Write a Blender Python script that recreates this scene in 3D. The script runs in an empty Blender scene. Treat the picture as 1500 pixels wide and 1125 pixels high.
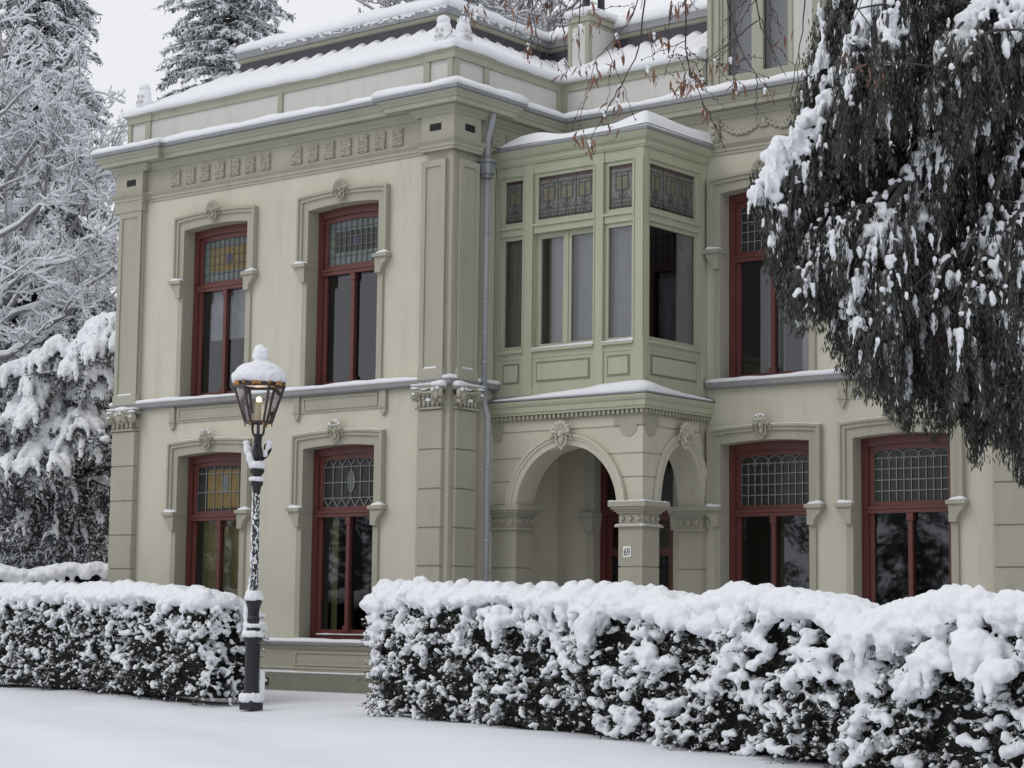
import bpy, bmesh, math, random
import numpy as np
from mathutils import Matrix, Vector

rng = np.random.default_rng(7)
random.seed(7)
scene = bpy.context.scene
COL = scene.collection
R = math.radians

# ------------------------------------------------------------------ camera
CAM = np.array([20.0968, -23.3365, 1.1279])
FPX, YAW, PITCH, ROLL = 3030.445, 0.6805015, 0.1131892, 0.0116569
FW = np.array([-math.sin(YAW)*math.cos(PITCH), math.cos(YAW)*math.cos(PITCH), math.sin(PITCH)])
RT = np.array([math.cos(YAW), math.sin(YAW), 0.0])
UP = np.cross(RT, FW)
_c, _s = math.cos(ROLL), math.sin(ROLL)
_r = _c*RT + _s*UP
_u = -_s*RT + _c*UP
cam = bpy.data.cameras.new('camera')
cam.sensor_width = 36.0
cam.lens = FPX/1500.0*36.0
cam.clip_start = 0.1
cam.clip_end = 2000.0
cam_o = bpy.data.objects.new('camera', cam)
COL.objects.link(cam_o)
cam_o.matrix_world = Matrix(((_r[0], _u[0], -FW[0], CAM[0]), (_r[1], _u[1], -FW[1], CAM[1]),
                             (_r[2], _u[2], -FW[2], CAM[2]), (0, 0, 0, 1)))
scene.camera = cam_o

# ------------------------------------------------------------------ overcast sky and veiled sun
SUN_EL, SUN_AZ = 42.0, 205.0      # degrees; azimuth of the sun seen from the house (0 = +Y, clockwise)
w = bpy.data.worlds.new('World')
scene.world = w
w.use_nodes = True
nt = w.node_tree
bg = nt.nodes['Background']
sky = nt.nodes.new('ShaderNodeTexSky')
sky.sky_type = 'NISHITA'
sky.sun_disc = False
sky.sun_elevation = R(SUN_EL)
sky.sun_rotation = R(SUN_AZ)
sky.air_density = 1.0
sky.dust_density = 4.0
hs = nt.nodes.new('ShaderNodeHueSaturation')
hs.inputs['Saturation'].default_value = 0.15
mx = nt.nodes.new('ShaderNodeMixRGB')
mx.inputs['Fac'].default_value = 0.9
mx.inputs['Color2'].default_value = (8.95, 9.1, 9.55, 1)      # even cloud layer
nt.links.new(sky.outputs['Color'], hs.inputs['Color'])
nt.links.new(hs.outputs['Color'], mx.inputs['Color1'])
nt.links.new(mx.outputs['Color'], bg.inputs['Color'])
bg.inputs['Strength'].default_value = 0.1
sl = bpy.data.lights.new('sun', 'SUN')
sl.energy = 0.55
sl.angle = R(25)
sl.color = (1.0, 0.96, 0.9)
so = bpy.data.objects.new('sun', sl)
COL.objects.link(so)
sd = Vector((math.sin(R(SUN_AZ))*math.cos(R(SUN_EL)), math.cos(R(SUN_AZ))*math.cos(R(SUN_EL)), math.sin(R(SUN_EL))))
so.rotation_euler = sd.to_track_quat('Z', 'Y').to_euler()
so.location = (0, -30, 40)
scene.view_settings.view_transform = 'Standard'
scene.view_settings.look = 'None'
scene.view_settings.exposure = 0.0
scene.view_settings.gamma = 1.0
try:
    scene.cycles.max_bounces = 8
    scene.cycles.transparent_max_bounces = 12
    scene.cycles.use_denoising = True
except Exception:
    pass

# ------------------------------------------------------------------ helpers
def at(px, py, dist):
    """World point seen at a photo pixel (1500x1125) at a given depth."""
    a, b = px-750.0, py-562.5
    x = _c*a + _s*b
    y = -_s*a + _c*b
    return CAM + (RT*x - UP*y + FW*FPX)/FPX*dist

def ico(sub):
    bm = bmesh.new()
    bmesh.ops.create_icosphere(bm, subdivisions=sub, radius=1.0)
    v = np.array([x.co[:] for x in bm.verts])
    bm.verts.ensure_lookup_table()
    f = np.array([[q.index for q in p.verts] for p in bm.faces])
    bm.free()
    return v, f
ICO1, ICO2, ICO3 = ico(1), ico(2), ico(3)

def unit(v):
    v = np.asarray(v, float)
    n = np.linalg.norm(v, axis=-1, keepdims=True)
    return v/np.maximum(n, 1e-9)

class MB:
    """Collects geometry for ONE mesh."""
    def __init__(s):
        s.V, s.F, s.M, s.n = [], [], [], 0
    def add(s, v, faces, m=0):
        v = np.asarray(v, float).reshape(-1, 3)
        s.V.append(v)
        for f in faces:
            s.F.append([i+s.n for i in f])
            s.M.append(m)
        s.n += len(v)
    def arr(s, v, f, m=0):
        """bulk: v (N,3), f (K,k) index array"""
        s.V.append(np.asarray(v, float))
        f = np.asarray(f)+s.n
        s.F.extend(f.tolist())
        s.M.extend([m]*len(f) if np.isscalar(m) else np.asarray(m).tolist())
        s.n += len(v)
    def box(s, x0, x1, y0, y1, z0, z1, m=0):
        v = [(x0, y0, z0), (x1, y0, z0), (x1, y1, z0), (x0, y1, z0), (x0, y0, z1), (x1, y0, z1), (x1, y1, z1), (x0, y1, z1)]
        s.add(v, [(0, 3, 2, 1), (4, 5, 6, 7), (0, 1, 5, 4), (1, 2, 6, 5), (2, 3, 7, 6), (3, 0, 4, 7)], m)
    def prism(s, poly, fn, d0, d1, m=0):
        """poly: 2-D outline; fn(u,v,d)->xyz"""
        n = len(poly)
        v = [fn(u, q, d0) for u, q in poly]+[fn(u, q, d1) for u, q in poly]
        f = [tuple(range(n)), tuple(range(2*n-1, n-1, -1))]
        f += [(i, (i+1) % n, n+(i+1) % n, n+i) for i in range(n)]
        s.add(v, f, m)
    def ring(s, outer, inner, fn, d0, d1, m=0, closed=False):
        """band between two outlines with the same number of points"""
        n = len(outer)
        v = []
        for d in (d0, d1):
            v += [fn(u, q, d) for u, q in outer]+[fn(u, q, d) for u, q in inner]
        f = []
        rngi = range(n) if closed else range(n-1)
        for i in rngi:
            j = (i+1) % n
            a, b, c, d = i, j, n+j, n+i
            e = 2*n
            f += [(a, b, c, d), (e+d, e+c, e+b, e+a), (a, e+a, e+b, b), (d, c, e+c, e+d)]
        if not closed:
            e = 2*n
            f += [(0, n, e+n, e), (n-1, e+n-1, e+2*n-1, 2*n-1)]
        s.add(v, f, m)
    def tube(s, pts, r, k=8, m=0, cap=True):
        pts = np.asarray(pts, float)
        n = len(pts)
        r = np.broadcast_to(np.asarray(r, float), (n,))
        t = np.gradient(pts, axis=0)
        t = unit(t)
        ref = np.array([0, 0, 1.0])
        if abs(t[:, 2]).mean() > 0.9:
            ref = np.array([1.0, 0, 0])
        a = unit(np.cross(t, ref))
        b = np.cross(t, a)
        th = np.arange(k)/k*2*math.pi
        v = pts[:, None]+r[:, None, None]*(a[:, None]*np.cos(th)[None, :, None]+b[:, None]*np.sin(th)[None, :, None])
        f = []
        for i in range(n-1):
            for j in range(k):
                j2 = (j+1) % k
                f.append((i*k+j, i*k+j2, (i+1)*k+j2, (i+1)*k+j))
        if cap:
            f += [tuple(range(k-1, -1, -1)), tuple((n-1)*k+j for j in range(k))]
        s.add(v.reshape(-1, 3), f, m)
    def lathe(s, prof, c=(0, 0), k=24, m=0):
        """prof: list of (r,z)"""
        th = np.arange(k)/k*2*math.pi
        v = []
        for r, z in prof:
            v += [(c[0]+r*math.cos(q), c[1]+r*math.sin(q), z) for q in th]
        f = []
        for i in range(len(prof)-1):
            for j in range(k):
                j2 = (j+1) % k
                f.append((i*k+j, i*k+j2, (i+1)*k+j2, (i+1)*k+j))
        f += [tuple(range(k-1, -1, -1)), tuple((len(prof)-1)*k+j for j in range(k))]
        s.add(v, f, m)
    def sweep(s, prof, path, closed_prof=True, m=0, step=None, amp=0.0, seed=0, caps=True, zbase=None, hfun=None):
        """prof: (offset to the right of the walk... outward, z); path: XY polyline, mitred. step/amp: resampled with height noise"""
        path = np.asarray(path, float)
        n = len(path)
        dirs = unit(path[1:]-path[:-1])
        nor = np.stack([dirs[:, 1], -dirs[:, 0]], 1)      # right of the direction of travel
        mit = np.zeros((n, 2))
        mit[0], mit[-1] = nor[0], nor[-1]
        for i in range(1, n-1):
            a, b = nor[i-1], nor[i]
            mit[i] = (a+b)/(1+a@b)
        P, Mt, Al = [path[0]], [mit[0]], [0.0]
        for i in range(n-1):
            L = np.linalg.norm(path[i+1]-path[i])
            k = max(1, int(round(L/step))) if step else 1
            for j in range(1, k+1):
                t = j/k
                P.append(path[i]*(1-t)+path[i+1]*t)
                if j == k:
                    Mt.append(mit[i+1])
                else:      # near a corner keep the plain normal
                    Mt.append(nor[i])
                Al.append(Al[-1]+L/k)
        P, Mt, Al = np.array(P), np.array(Mt), np.array(Al)
        q = len(prof)
        h = np.ones(len(P))
        if amp:
            ph = np.random.default_rng(seed).uniform(0, 6.28, 6)
            h = 1+amp*(np.sin(Al*1.1+ph[0])*.4+np.sin(Al*2.7+ph[1])*.35+np.sin(Al*6.1+ph[2])*.25+np.sin(Al*13+ph[3])*.18)
        if hfun is not None:
            h = h*hfun(Al/Al[-1])
        zb = min(z for _, z in prof) if zbase is None else zbase
        v = []
        for i in range(len(P)):
            for o, z in prof:
                xy = P[i]+Mt[i]*o
                v.append((xy[0], xy[1], zb+(z-zb)*h[i]))
        f = []
        rq = range(q) if closed_prof else range(q-1)
        for i in range(len(P)-1):
            for j in rq:
                j2 = (j+1) % q
                f.append((i*q+j, i*q+j2, (i+1)*q+j2, (i+1)*q+j))
        if caps and closed_prof:
            f += [tuple(range(q)), tuple((len(P)-1)*q+j for j in range(q-1, -1, -1))]
        s.add(v, f, m)
    def blobs(s, c, ax, rot=None, m=0, tpl=None, jit=0.0):
        """many ellipsoids: c (N,3) centres, ax (N,3) radii, rot (N,3,3)"""
        tv, tf = tpl or ICO2
        c, ax = np.atleast_2d(c).astype(float), np.atleast_2d(ax).astype(float)
        N = len(c)
        if N == 0:
            return
        v = tv[None]*ax[:, None, :]
        if jit:
            v = v*(1+rng.uniform(-jit, jit, (N, len(tv), 1)))
        if rot is not None:
            v = np.einsum('nij,nkj->nki', rot, v)
        v = v+c[:, None]
        f = (tf[None]+(np.arange(N)*len(tv))[:, None, None]).reshape(-1, tf.shape[1])
        s.arr(v.reshape(-1, 3), f, m)
    def leaves(s, p, d, ln, wd, m=0, up=None):
        """many diamond leaf faces: base p, direction d, length, width"""
        p, d = np.asarray(p, float), unit(d)
        N = len(p)
        ln = np.broadcast_to(ln, (N,))[:, None]
        wd = np.broadcast_to(wd, (N,))[:, None]
        q = unit(np.cross(d, unit(rng.normal(size=(N, 3)))))
        v = np.stack([p, p+d*ln*.45+q*wd*.5, p+d*ln, p+d*ln*.45-q*wd*.5], 1)
        f = (np.arange(4)[None]+(np.arange(N)*4)[:, None])
        s.arr(v.reshape(-1, 3), f, m)
    def build(s, name, mats, parent=None, org=(0, 0, 0), smooth=False, label=None, props=None):
        me = bpy.data.meshes.new(name)
        V = np.concatenate(s.V) if s.V else np.zeros((0, 3))
        V = V-np.asarray(org, float)
        cnt = np.array([len(f) for f in s.F], dtype=np.int32)
        loops = np.fromiter((i for f in s.F for i in f), dtype=np.int32, count=int(cnt.sum()))
        me.vertices.add(len(V))
        me.vertices.foreach_set('co', V.astype(np.float32).ravel())
        me.loops.add(len(loops))
        me.loops.foreach_set('vertex_index', loops)
        me.polygons.add(len(cnt))
        me.polygons.foreach_set('loop_start', np.concatenate([[0], np.cumsum(cnt)[:-1]]).astype(np.int32))
        if not isinstance(mats, (list, tuple)):
            mats = [mats]
        for q in mats:
            me.materials.append(q)
        me.polygons.foreach_set('material_index', np.array(s.M, dtype=np.int32))
        me.polygons.foreach_set('use_smooth', np.full(len(cnt), bool(smooth)))
        me.update(calc_edges=True)
        me.validate()
        o = bpy.data.objects.new(name, me)
        COL.objects.link(o)
        if parent is not None:
            o.parent = parent
        else:
            o.location = org
        if label:
            o['label'] = label
        for k, q in (props or {}).items():
            o[k] = q
        return o

def fix_normals(o):
    bm = bmesh.new()
    bm.from_mesh(o.data)
    bmesh.ops.recalc_face_normals(bm, faces=bm.faces)
    bm.to_mesh(o.data)
    bm.free()

def snow_lumps(mb, P, A):
    P, A = np.concatenate(P), np.concatenate(A)
    big = A.max(1) > .055
    mb.blobs(P[~big], A[~big], tpl=ICO1, jit=.08)
    mb.blobs(P[big], A[big], tpl=ICO2, jit=.06)

CRUMB = {}
def crumb(scale):
    if scale not in CRUMB:
        t = bpy.data.textures.new('snow_crumb', 'CLOUDS')
        t.noise_scale = scale
        t.noise_depth = 4
        CRUMB[scale] = t
    return CRUMB[scale]

def remeshed(o, voxel, smooth=3, rough=0.0, scale=.07):
    """fuse overlapping lumps into one soft snow surface"""
    md = o.modifiers.new('fuse', 'REMESH')
    md.mode = 'VOXEL'
    md.voxel_size = voxel
    md.use_smooth_shade = True
    if smooth:
        sm = o.modifiers.new('soft', 'SMOOTH')
        sm.factor = 0.5
        sm.iterations = smooth
    if rough:
        dm_ = o.modifiers.new('crumble', 'DISPLACE')
        dm_.texture = crumb(scale)
        dm_.texture_coords = 'LOCAL'
        dm_.strength = rough
        dm_.mid_level = .5
    return o

def thing(name, label, cat, loc=(0, 0, 0), group=None):
    o = bpy.data.objects.new(name, None)
    o.empty_display_size = 0.2
    COL.objects.link(o)
    o.location = loc
    o['label'] = label
    o['category'] = cat
    if group:
        o['group'] = group
    return o

def noise1(x, seed):
    ph = np.random.default_rng(seed).uniform(0, 6.28, 8)
    return (np.sin(x*.9+ph[0])+.7*np.sin(x*2.1+ph[1])+.5*np.sin(x*4.3+ph[2])+.35*np.sin(x*8.7+ph[3])+.25*np.sin(x*17+ph[4]))/2.8

# ------------------------------------------------------------------ materials
def mat(name, col, rough=0.7, var=0.12, scale=3.0, bump=0.0, bscale=40.0, metal=0.0, streak=0.0, spec=0.5):
    m = bpy.data.materials.new(name)
    m.use_nodes = True
    t = m.node_tree
    b = t.nodes['Principled BSDF']
    b.inputs['Roughness'].default_value = rough
    b.inputs['Metallic'].default_value = metal
    b.inputs['Specular IOR Level'].default_value = spec
    co = t.nodes.new('ShaderNodeTexCoord')
    nz = t.nodes.new('ShaderNodeTexNoise')
    nz.inputs['Scale'].default_value = scale
    nz.inputs['Detail'].default_value = 6
    nz.inputs['Roughness'].default_value = 0.6
    src = co.outputs['Object']
    if streak:
        mp = t.nodes.new('ShaderNodeMapping')
        mp.inputs['Scale'].default_value = (1, 1, streak)
        t.links.new(src, mp.inputs['Vector'])
        src = mp.outputs['Vector']
    t.links.new(src, nz.inputs['Vector'])
    cr = t.nodes.new('ShaderNodeValToRGB')
    c = np.array(col)
    cr.color_ramp.elements[0].position = 0.3
    cr.color_ramp.elements[1].position = 0.7
    cr.color_ramp.elements[0].color = (*np.clip(c*(1-var), 0, 1), 1)
    cr.color_ramp.elements[1].color = (*np.clip(c*(1+var), 0, 1), 1)
    t.links.new(nz.outputs['Fac'], cr.inputs['Fac'])
    colour = cr.outputs['Color']
    if streak:           # rain streaks and patchy old paint
        for sc, k_, lo, hi, amt in ((5.0, .10, .52, .78, .15), (1.7, .8, .50, .80, .09)):
            m2 = t.nodes.new('ShaderNodeMapping')
            m2.inputs['Scale'].default_value = (1, 1, k_)
            m2.inputs['Location'].default_value = (3.1, 7.7, 1.3*sc)
            n3 = t.nodes.new('ShaderNodeTexNoise')
            n3.inputs['Scale'].default_value = sc
            n3.inputs['Detail'].default_value = 7
            n3.inputs['Roughness'].default_value = .65
            r3 = t.nodes.new('ShaderNodeValToRGB')
            r3.color_ramp.elements[0].position = lo
            r3.color_ramp.elements[1].position = hi
            r3.color_ramp.elements[0].color = (1, 1, 1, 1)
            r3.color_ramp.elements[1].color = (1-amt, 1-amt*.95, 1-amt*1.05, 1)
            mm = t.nodes.new('ShaderNodeMixRGB')
            mm.blend_type = 'MULTIPLY'
            mm.inputs['Fac'].default_value = 1
            t.links.new(co.outputs['Object'], m2.inputs['Vector'])
            t.links.new(m2.outputs['Vector'], n3.inputs['Vector'])
            t.links.new(n3.outputs['Fac'], r3.inputs['Fac'])
            t.links.new(colour, mm.inputs['Color1'])
            t.links.new(r3.outputs['Color'], mm.inputs['Color2'])
            colour = mm.outputs['Color']
    t.links.new(colour, b.inputs['Base Color'])
    if bump:
        n2 = t.nodes.new('ShaderNodeTexNoise')
        n2.inputs['Scale'].default_value = bscale
        n2.inputs['Detail'].default_value = 5
        t.links.new(co.outputs['Object'], n2.inputs['Vector'])
        bp = t.nodes.new('ShaderNodeBump')
        bp.inputs['Strength'].default_value = bump
        bp.inputs['Distance'].default_value = 0.02
        t.links.new(n2.outputs['Fac'], bp.inputs['Height'])
        t.links.new(bp.outputs['Normal'], b.inputs['Normal'])
    return m

M = {}
M['snow'] = mat('snow', (.795, .805, .835), .65, .02, 2.0, .35, 14.0, spec=.2)
M['snow_ground'] = mat('snow_ground', (.77, .785, .83), .7, .025, .6, .25, 3.5, spec=.2)
M['snow_tree'] = mat('snow_tree', (.80, .815, .845), .7, .04, 6.0, .3, 20.0, spec=.2)
M['wall'] = mat('render_cream', (.555, .532, .437), .75, .035, 1.1, .12, 60.0, streak=.35, spec=.25)
M['trim'] = mat('trim_beige', (.39, .374, .304), .7, .05, 1.6, .08, 50.0, streak=.4, spec=.25)
M['cornice'] = mat('cornice_green', (.365, .363, .287), .6, .05, 1.4, 0, streak=.4, spec=.3)
M['bay'] = mat('bay_green', (.425, .442, .325), .5, .04, 1.5, 0, streak=.4, spec=.35)
M['baydark'] = mat('panel_line_green', (.20, .21, .155), .5, .04, 2.0)
M['panelwhite'] = mat('parapet_white', (.58, .57, .54), .7, .03, 1.5, 0, streak=.4, spec=.25)
M['stone'] = mat('bluestone', (.24, .235, .235), .6, .10, 5.0, .1, 40)
M['plinth'] = mat('plinth_stone', (.20, .195, .155), .7, .10, 4.0, .1, 40)
M['red'] = mat('window_red', (.122, .040, .034), .35, .10, 4.0, 0, spec=.45)
M['zinc'] = mat('zinc', (.25, .26, .275), .5, .10, 6.0, 0, metal=.3)
M['pipe'] = mat('pipe_grey', (.33, .345, .365), .45, .06, 6.0, 0)
M['tile'] = mat('roof_tile', (.038, .030, .045), .6, .25, 8.0, .2, 30)
M['iron'] = mat('cast_iron', (.010, .011, .015), .4, .2, 12.0, .15, 60)
M['lanternmetal'] = mat('lantern_metal', (.045, .030, .032), .4, .15, 12.0)
M['gold'] = mat('gilding', (.42, .22, .07), .35, .15, 20.0, metal=.6)
M['candle'] = mat('candle_tube', (.62, .50, .32), .5, .05, 20.0)
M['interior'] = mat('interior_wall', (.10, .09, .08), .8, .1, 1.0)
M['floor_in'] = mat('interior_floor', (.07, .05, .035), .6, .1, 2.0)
M['dark'] = mat('dark_void', (.012, .012, .014), .8, .1, 3.0)
M['door'] = mat('door_red', (.085, .020, .017), .4, .12, 4.0)
M['lead'] = mat('lead_came', (.24, .255, .255), .5, .1, 20.0)
M['leaddark'] = mat('lead_came_dark', (.13, .135, .13), .5, .1, 20.0)
M['white'] = mat('enamel_white', (.78, .78, .76), .3, .02, 10.0)
M['black'] = mat('enamel_black', (.015, .015, .018), .4, .05, 10.0)
M['leaf_yew'] = mat('yew_leaf', (.040, .047, .034), .5, .45, 9.0, spec=.3)
M['leaf_frost'] = mat('frosted_leaf', (.085, .091, .090), .6, .45, 9.0, spec=.2)
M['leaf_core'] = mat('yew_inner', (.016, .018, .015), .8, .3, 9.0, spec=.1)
M['leaf_spruce'] = mat('spruce_needle', (.115, .128, .135), .6, .4, 5.0, spec=.2)
M['leaf_cypress'] = mat('cypress_leaf', (.062, .068, .058), .55, .5, 7.0, spec=.25)
M['leaf_brown'] = mat('cypress_brown', (.052, .033, .028), .6, .4, 9.0, spec=.2)
M['leaf_far'] = mat('far_needle', (.085, .095, .095), .6, .35, 3.0, spec=.2)
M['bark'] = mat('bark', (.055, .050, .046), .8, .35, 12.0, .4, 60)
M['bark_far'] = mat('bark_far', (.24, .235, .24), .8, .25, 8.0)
M['twig'] = mat('linden_twig', (.035, .027, .026), .7, .3, 20.0)
M['deadleaf'] = mat('dead_leaf', (.22, .115, .08), .6, .45, 14.0, spec=.2)
M['curtain_net'] = mat('net_curtain', (.72, .72, .74), .8, .15, 3.0)
M['curtain_yellow'] = mat('yellow_curtain', (.58, .53, .24), .8, .18, 3.0, streak=.15)
M['blind_grey'] = mat('grey_blind', (.70, .68, .70), .8, .05, 2.0, streak=.1)
M['blind_brown'] = mat('brown_blind', (.50, .45, .39), .8, .06, 2.0, streak=.1)

def glass_mat(name, tint, rough=0.02, ior=1.9):
    m = bpy.data.materials.new(name)
    m.use_nodes = True
    t = m.node_tree
    for n in list(t.nodes):
        if n.type != 'OUTPUT_MATERIAL':
            t.nodes.remove(n)
    out = [n for n in t.nodes if n.type == 'OUTPUT_MATERIAL'][0]
    tr = t.nodes.new('ShaderNodeBsdfTransparent')
    tr.inputs['Color'].default_value = (*tint, 1)
    gl = t.nodes.new('ShaderNodeBsdfGlossy')
    gl.inputs['Roughness'].default_value = rough
    gl.inputs['Color'].default_value = (.85, .88, .92, 1)
    fr = t.nodes.new('ShaderNodeFresnel')
    fr.inputs['IOR'].default_value = ior
    co = t.nodes.new('ShaderNodeTexCoord')
    nz = t.nodes.new('ShaderNodeTexNoise')
    nz.inputs['Scale'].default_value = 1.3
    bp = t.nodes.new('ShaderNodeBump')
    bp.inputs['Strength'].default_value = .02
    bp.inputs['Distance'].default_value = .02
    t.links.new(co.outputs['Object'], nz.inputs['Vector'])
    t.links.new(nz.outputs['Fac'], bp.inputs['Height'])
    t.links.new(bp.outputs['Normal'], gl.inputs['Normal'])
    mxs = t.nodes.new('ShaderNodeMixShader')
    t.links.new(fr.outputs['Fac'], mxs.inputs['Fac'])
    t.links.new(tr.outputs['BSDF'], mxs.inputs[1])
    t.links.new(gl.outputs['BSDF'], mxs.inputs[2])
    t.links.new(mxs.outputs['Shader'], out.inputs['Surface'])
    return m
M['glass'] = glass_mat('window_glass', (.82, .84, .84))
M['glass_lamp'] = glass_mat('lantern_glass', (.97, .97, .97), .05, 1.35)
M['g_dark'] = mat('leaded_dark', (.030, .030, .026), .18, .35, 9.0)
M['g_amber'] = mat('leaded_amber', (.17, .115, .030), .25, .30, 9.0)
M['g_blue'] = mat('leaded_grey_blue', (.13, .155, .155), .25, .20, 9.0)
M['g_violet'] = mat('leaded_violet', (.055, .05, .10), .25, .20, 9.0)
M['g_green'] = mat('leaded_pale_green', (.12, .16, .13), .25, .2, 9.0)
M['g_bay'] = mat('leaded_bay', (.15, .15, .135), .25, .30, 14.0)
M['g_rose'] = mat('leaded_rose', (.075, .040, .042), .25, .20, 14.0)
M['g_olive'] = mat('leaded_olive', (.165, .155, .10), .25, .20, 14.0)

def emit_mat(name, col, st):
    m = bpy.data.materials.new(name)
    m.use_nodes = True
    b = m.node_tree.nodes['Principled BSDF']
    b.inputs['Base Color'].default_value = (*col, 1)
    b.inputs['Emission Color'].default_value = (*col, 1)
    b.inputs['Emission Strength'].default_value = st
    return m
M['flame'] = emit_mat('lit_bulb', (1.0, .62, .25), 6.0)

def speckle_mat():
    """black cast iron relief with snow caught in its pattern"""
    m = bpy.data.materials.new('snowy_relief')
    m.use_nodes = True
    t = m.node_tree
    b = t.nodes['Principled BSDF']
    b.inputs['Roughness'].default_value = .6
    co = t.nodes.new('ShaderNodeTexCoord')
    mp = t.nodes.new('ShaderNodeMapping')
    mp.inputs['Scale'].default_value = (1, 1, .55)
    nz = t.nodes.new('ShaderNodeTexNoise')
    nz.inputs['Scale'].default_value = 38
    nz.inputs['Detail'].default_value = 3
    cr = t.nodes.new('ShaderNodeValToRGB')
    cr.color_ramp.elements[0].position = .50
    cr.color_ramp.elements[1].position = .57
    cr.color_ramp.elements[0].color = (.018, .02, .028, 1)
    cr.color_ramp.elements[1].color = (.74, .76, .80, 1)
    t.links.new(co.outputs['Object'], mp.inputs['Vector'])
    t.links.new(mp.outputs['Vector'], nz.inputs['Vector'])
    t.links.new(nz.outputs['Fac'], cr.inputs['Fac'])
    t.links.new(cr.outputs['Color'], b.inputs['Base Color'])
    return m
M['relief'] = speckle_mat()

# ------------------------------------------------------------------ ground
def build_ground():
    xs = np.concatenate([np.linspace(-400, -30, 12), np.linspace(-26, 40, 331), np.linspace(46, 400, 12)])
    ys = np.concatenate([np.linspace(-400, -34, 12), np.linspace(-30, 14, 221), np.linspace(20, 600, 14)])
    X, Y = np.meshgrid(xs, ys)
    near = np.exp(-(((X-4)/26)**2+((Y+8)/18)**2))
    Z = near*(.035*np.sin(X*.55+Y*.3)+.03*np.sin(X*.23-Y*.61+1)+.016*np.sin(X*1.3+Y*1.7)+.010*np.sin(X*2.9-Y*2.3+2))-.02
    al_ = X*.88-Y*.47                      # along the lane
    ac_ = X*.47+Y*.88
    Z += near*.036*np.sin(ac_*2.6+.35*np.sin(al_*.5)+.2*np.sin(al_*1.3))*np.clip((-4.5-ac_)/3, 0, 1)
    Z += near*.016*np.sin(ac_*6.1+.5*np.sin(al_*.8))*np.clip((-4.5-ac_)/3, 0, 1)
    Z -= near*.07/(1+np.exp((ac_+4.9+.25*np.sin(al_*.45)+.1*np.sin(al_*1.6))/.16))      # soft kerb along the lane
    Z[(Y > -.3)] = -.02
    mb = MB()
    nx = len(xs)
    i = np.arange((len(ys)-1)*(nx-1))
    r, c = i//(nx-1), i % (nx-1)
    f = np.stack([r*nx+c, r*nx+c+1, (r+1)*nx+c+1, (r+1)*nx+c], 1)
    mb.arr(np.stack([X, Y, Z], -1).reshape(-1, 3), f)
    g = mb.build('ground', M['snow_ground'], smooth=True)
    g['kind'] = 'structure'
build_ground()

# ------------------------------------------------------------------ the house
D, BX, BY = 2.70, 2.81, 1.042
XL, XR, YB = -7.5, 8.1, 11.0
house = thing('villa', 'cream stuccoed two-storey villa with snowy roof, red windows and green bay above an arched porch', 'house', (0, 0, 0))
def fF(xc, yp):
    return lambda u, z, d: (xc+u, yp+d, z)
def fS(xp, yc):
    return lambda u, z, d: (xp-d, yc+u, z)
def part(mb, name, m, parent=house, smooth=False, label=None, nfix=True):
    o = mb.build(name, m, parent, smooth=smooth, label=label)
    if nfix:
        fix_normals(o)
    return o
def lump_cluster(mb, pts, m=0, tpl=None):
    """pts: list of (centre, radii)"""
    mb.blobs([p for p, _ in pts], [a for _, a in pts], m=m, tpl=tpl or ICO2)

W1, W2, W3, W4 = -5.1585, -2.2311, 3.85, 6.10
WO, WI = .96, .77
LOW = dict(zb=.80, zt=3.76, tr=2.74, imp=2.83)
UPP = dict(zb=4.70, zt=7.59, tr=6.60, imp=6.73)
RISE = .045

def holes_wall(mb, u0, u1, z0, z1, holes, fn):
    us = sorted({u0, u1, *[h[0] for h in holes], *[h[1] for h in holes]})
    zs = sorted({z0, z1, *[h[2] for h in holes], *[h[3] for h in holes]})
    for a, b in zip(us, us[1:]):
        for c, d in zip(zs, zs[1:]):
            um, zm = (a+b)/2, (c+d)/2
            if any(h[0] < um < h[1] and h[2] < zm < h[3] for h in holes):
                continue
            mb.add([fn(a, c, 0), fn(b, c, 0), fn(b, d, 0), fn(a, d, 0)], [(0, 1, 2, 3)])
def whole(xc, k):
    return (xc-.80, xc+.80, k['zb']-.04, k['zt']+RISE+.04)
mb = MB()
ZW = 9.05
holes_wall(mb, XL, 0, .0, ZW, [whole(W1, LOW), whole(W2, LOW), whole(W1, UPP), whole(W2, UPP)], fF(0, 0))
holes_wall(mb, 0, D, .0, ZW, [], lambda u, z, d: (0, u, z))
holes_wall(mb, 0, XR, .0, ZW, [whole(W3, LOW), whole(W4, LOW), whole(W3, UPP), whole(W4, UPP), (.74, 2.24, 0, 3.85), (.9, 2.4, 4.72, 7.1)], fF(0, D))
for a, b in (((XL, YB), (XL, 0)), ((XR, D), (XR, YB)), ((XR, YB), (XL, YB))):
    mb.add([(a[0], a[1], 0), (b[0], b[1], 0), (b[0], b[1], ZW), (a[0], a[1], ZW)], [(0, 1, 2, 3)])
part(mb, 'wall', M['wall'], nfix=False)
# rooms behind the windows
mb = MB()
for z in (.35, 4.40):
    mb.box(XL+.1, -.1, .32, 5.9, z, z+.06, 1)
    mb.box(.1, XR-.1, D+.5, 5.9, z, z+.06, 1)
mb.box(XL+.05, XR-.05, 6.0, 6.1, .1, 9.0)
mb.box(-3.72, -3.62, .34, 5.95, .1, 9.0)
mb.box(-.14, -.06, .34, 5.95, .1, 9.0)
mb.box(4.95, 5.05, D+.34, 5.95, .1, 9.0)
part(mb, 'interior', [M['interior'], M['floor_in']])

# ---- windows -------------------------------------------------------------
def arc_pts(hw, z, rise, n=14, inset=0.0):
    return [(u, z+rise*(1-(u/hw)**2)) for u in np.linspace(-hw+inset, hw-inset, n)]

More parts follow.
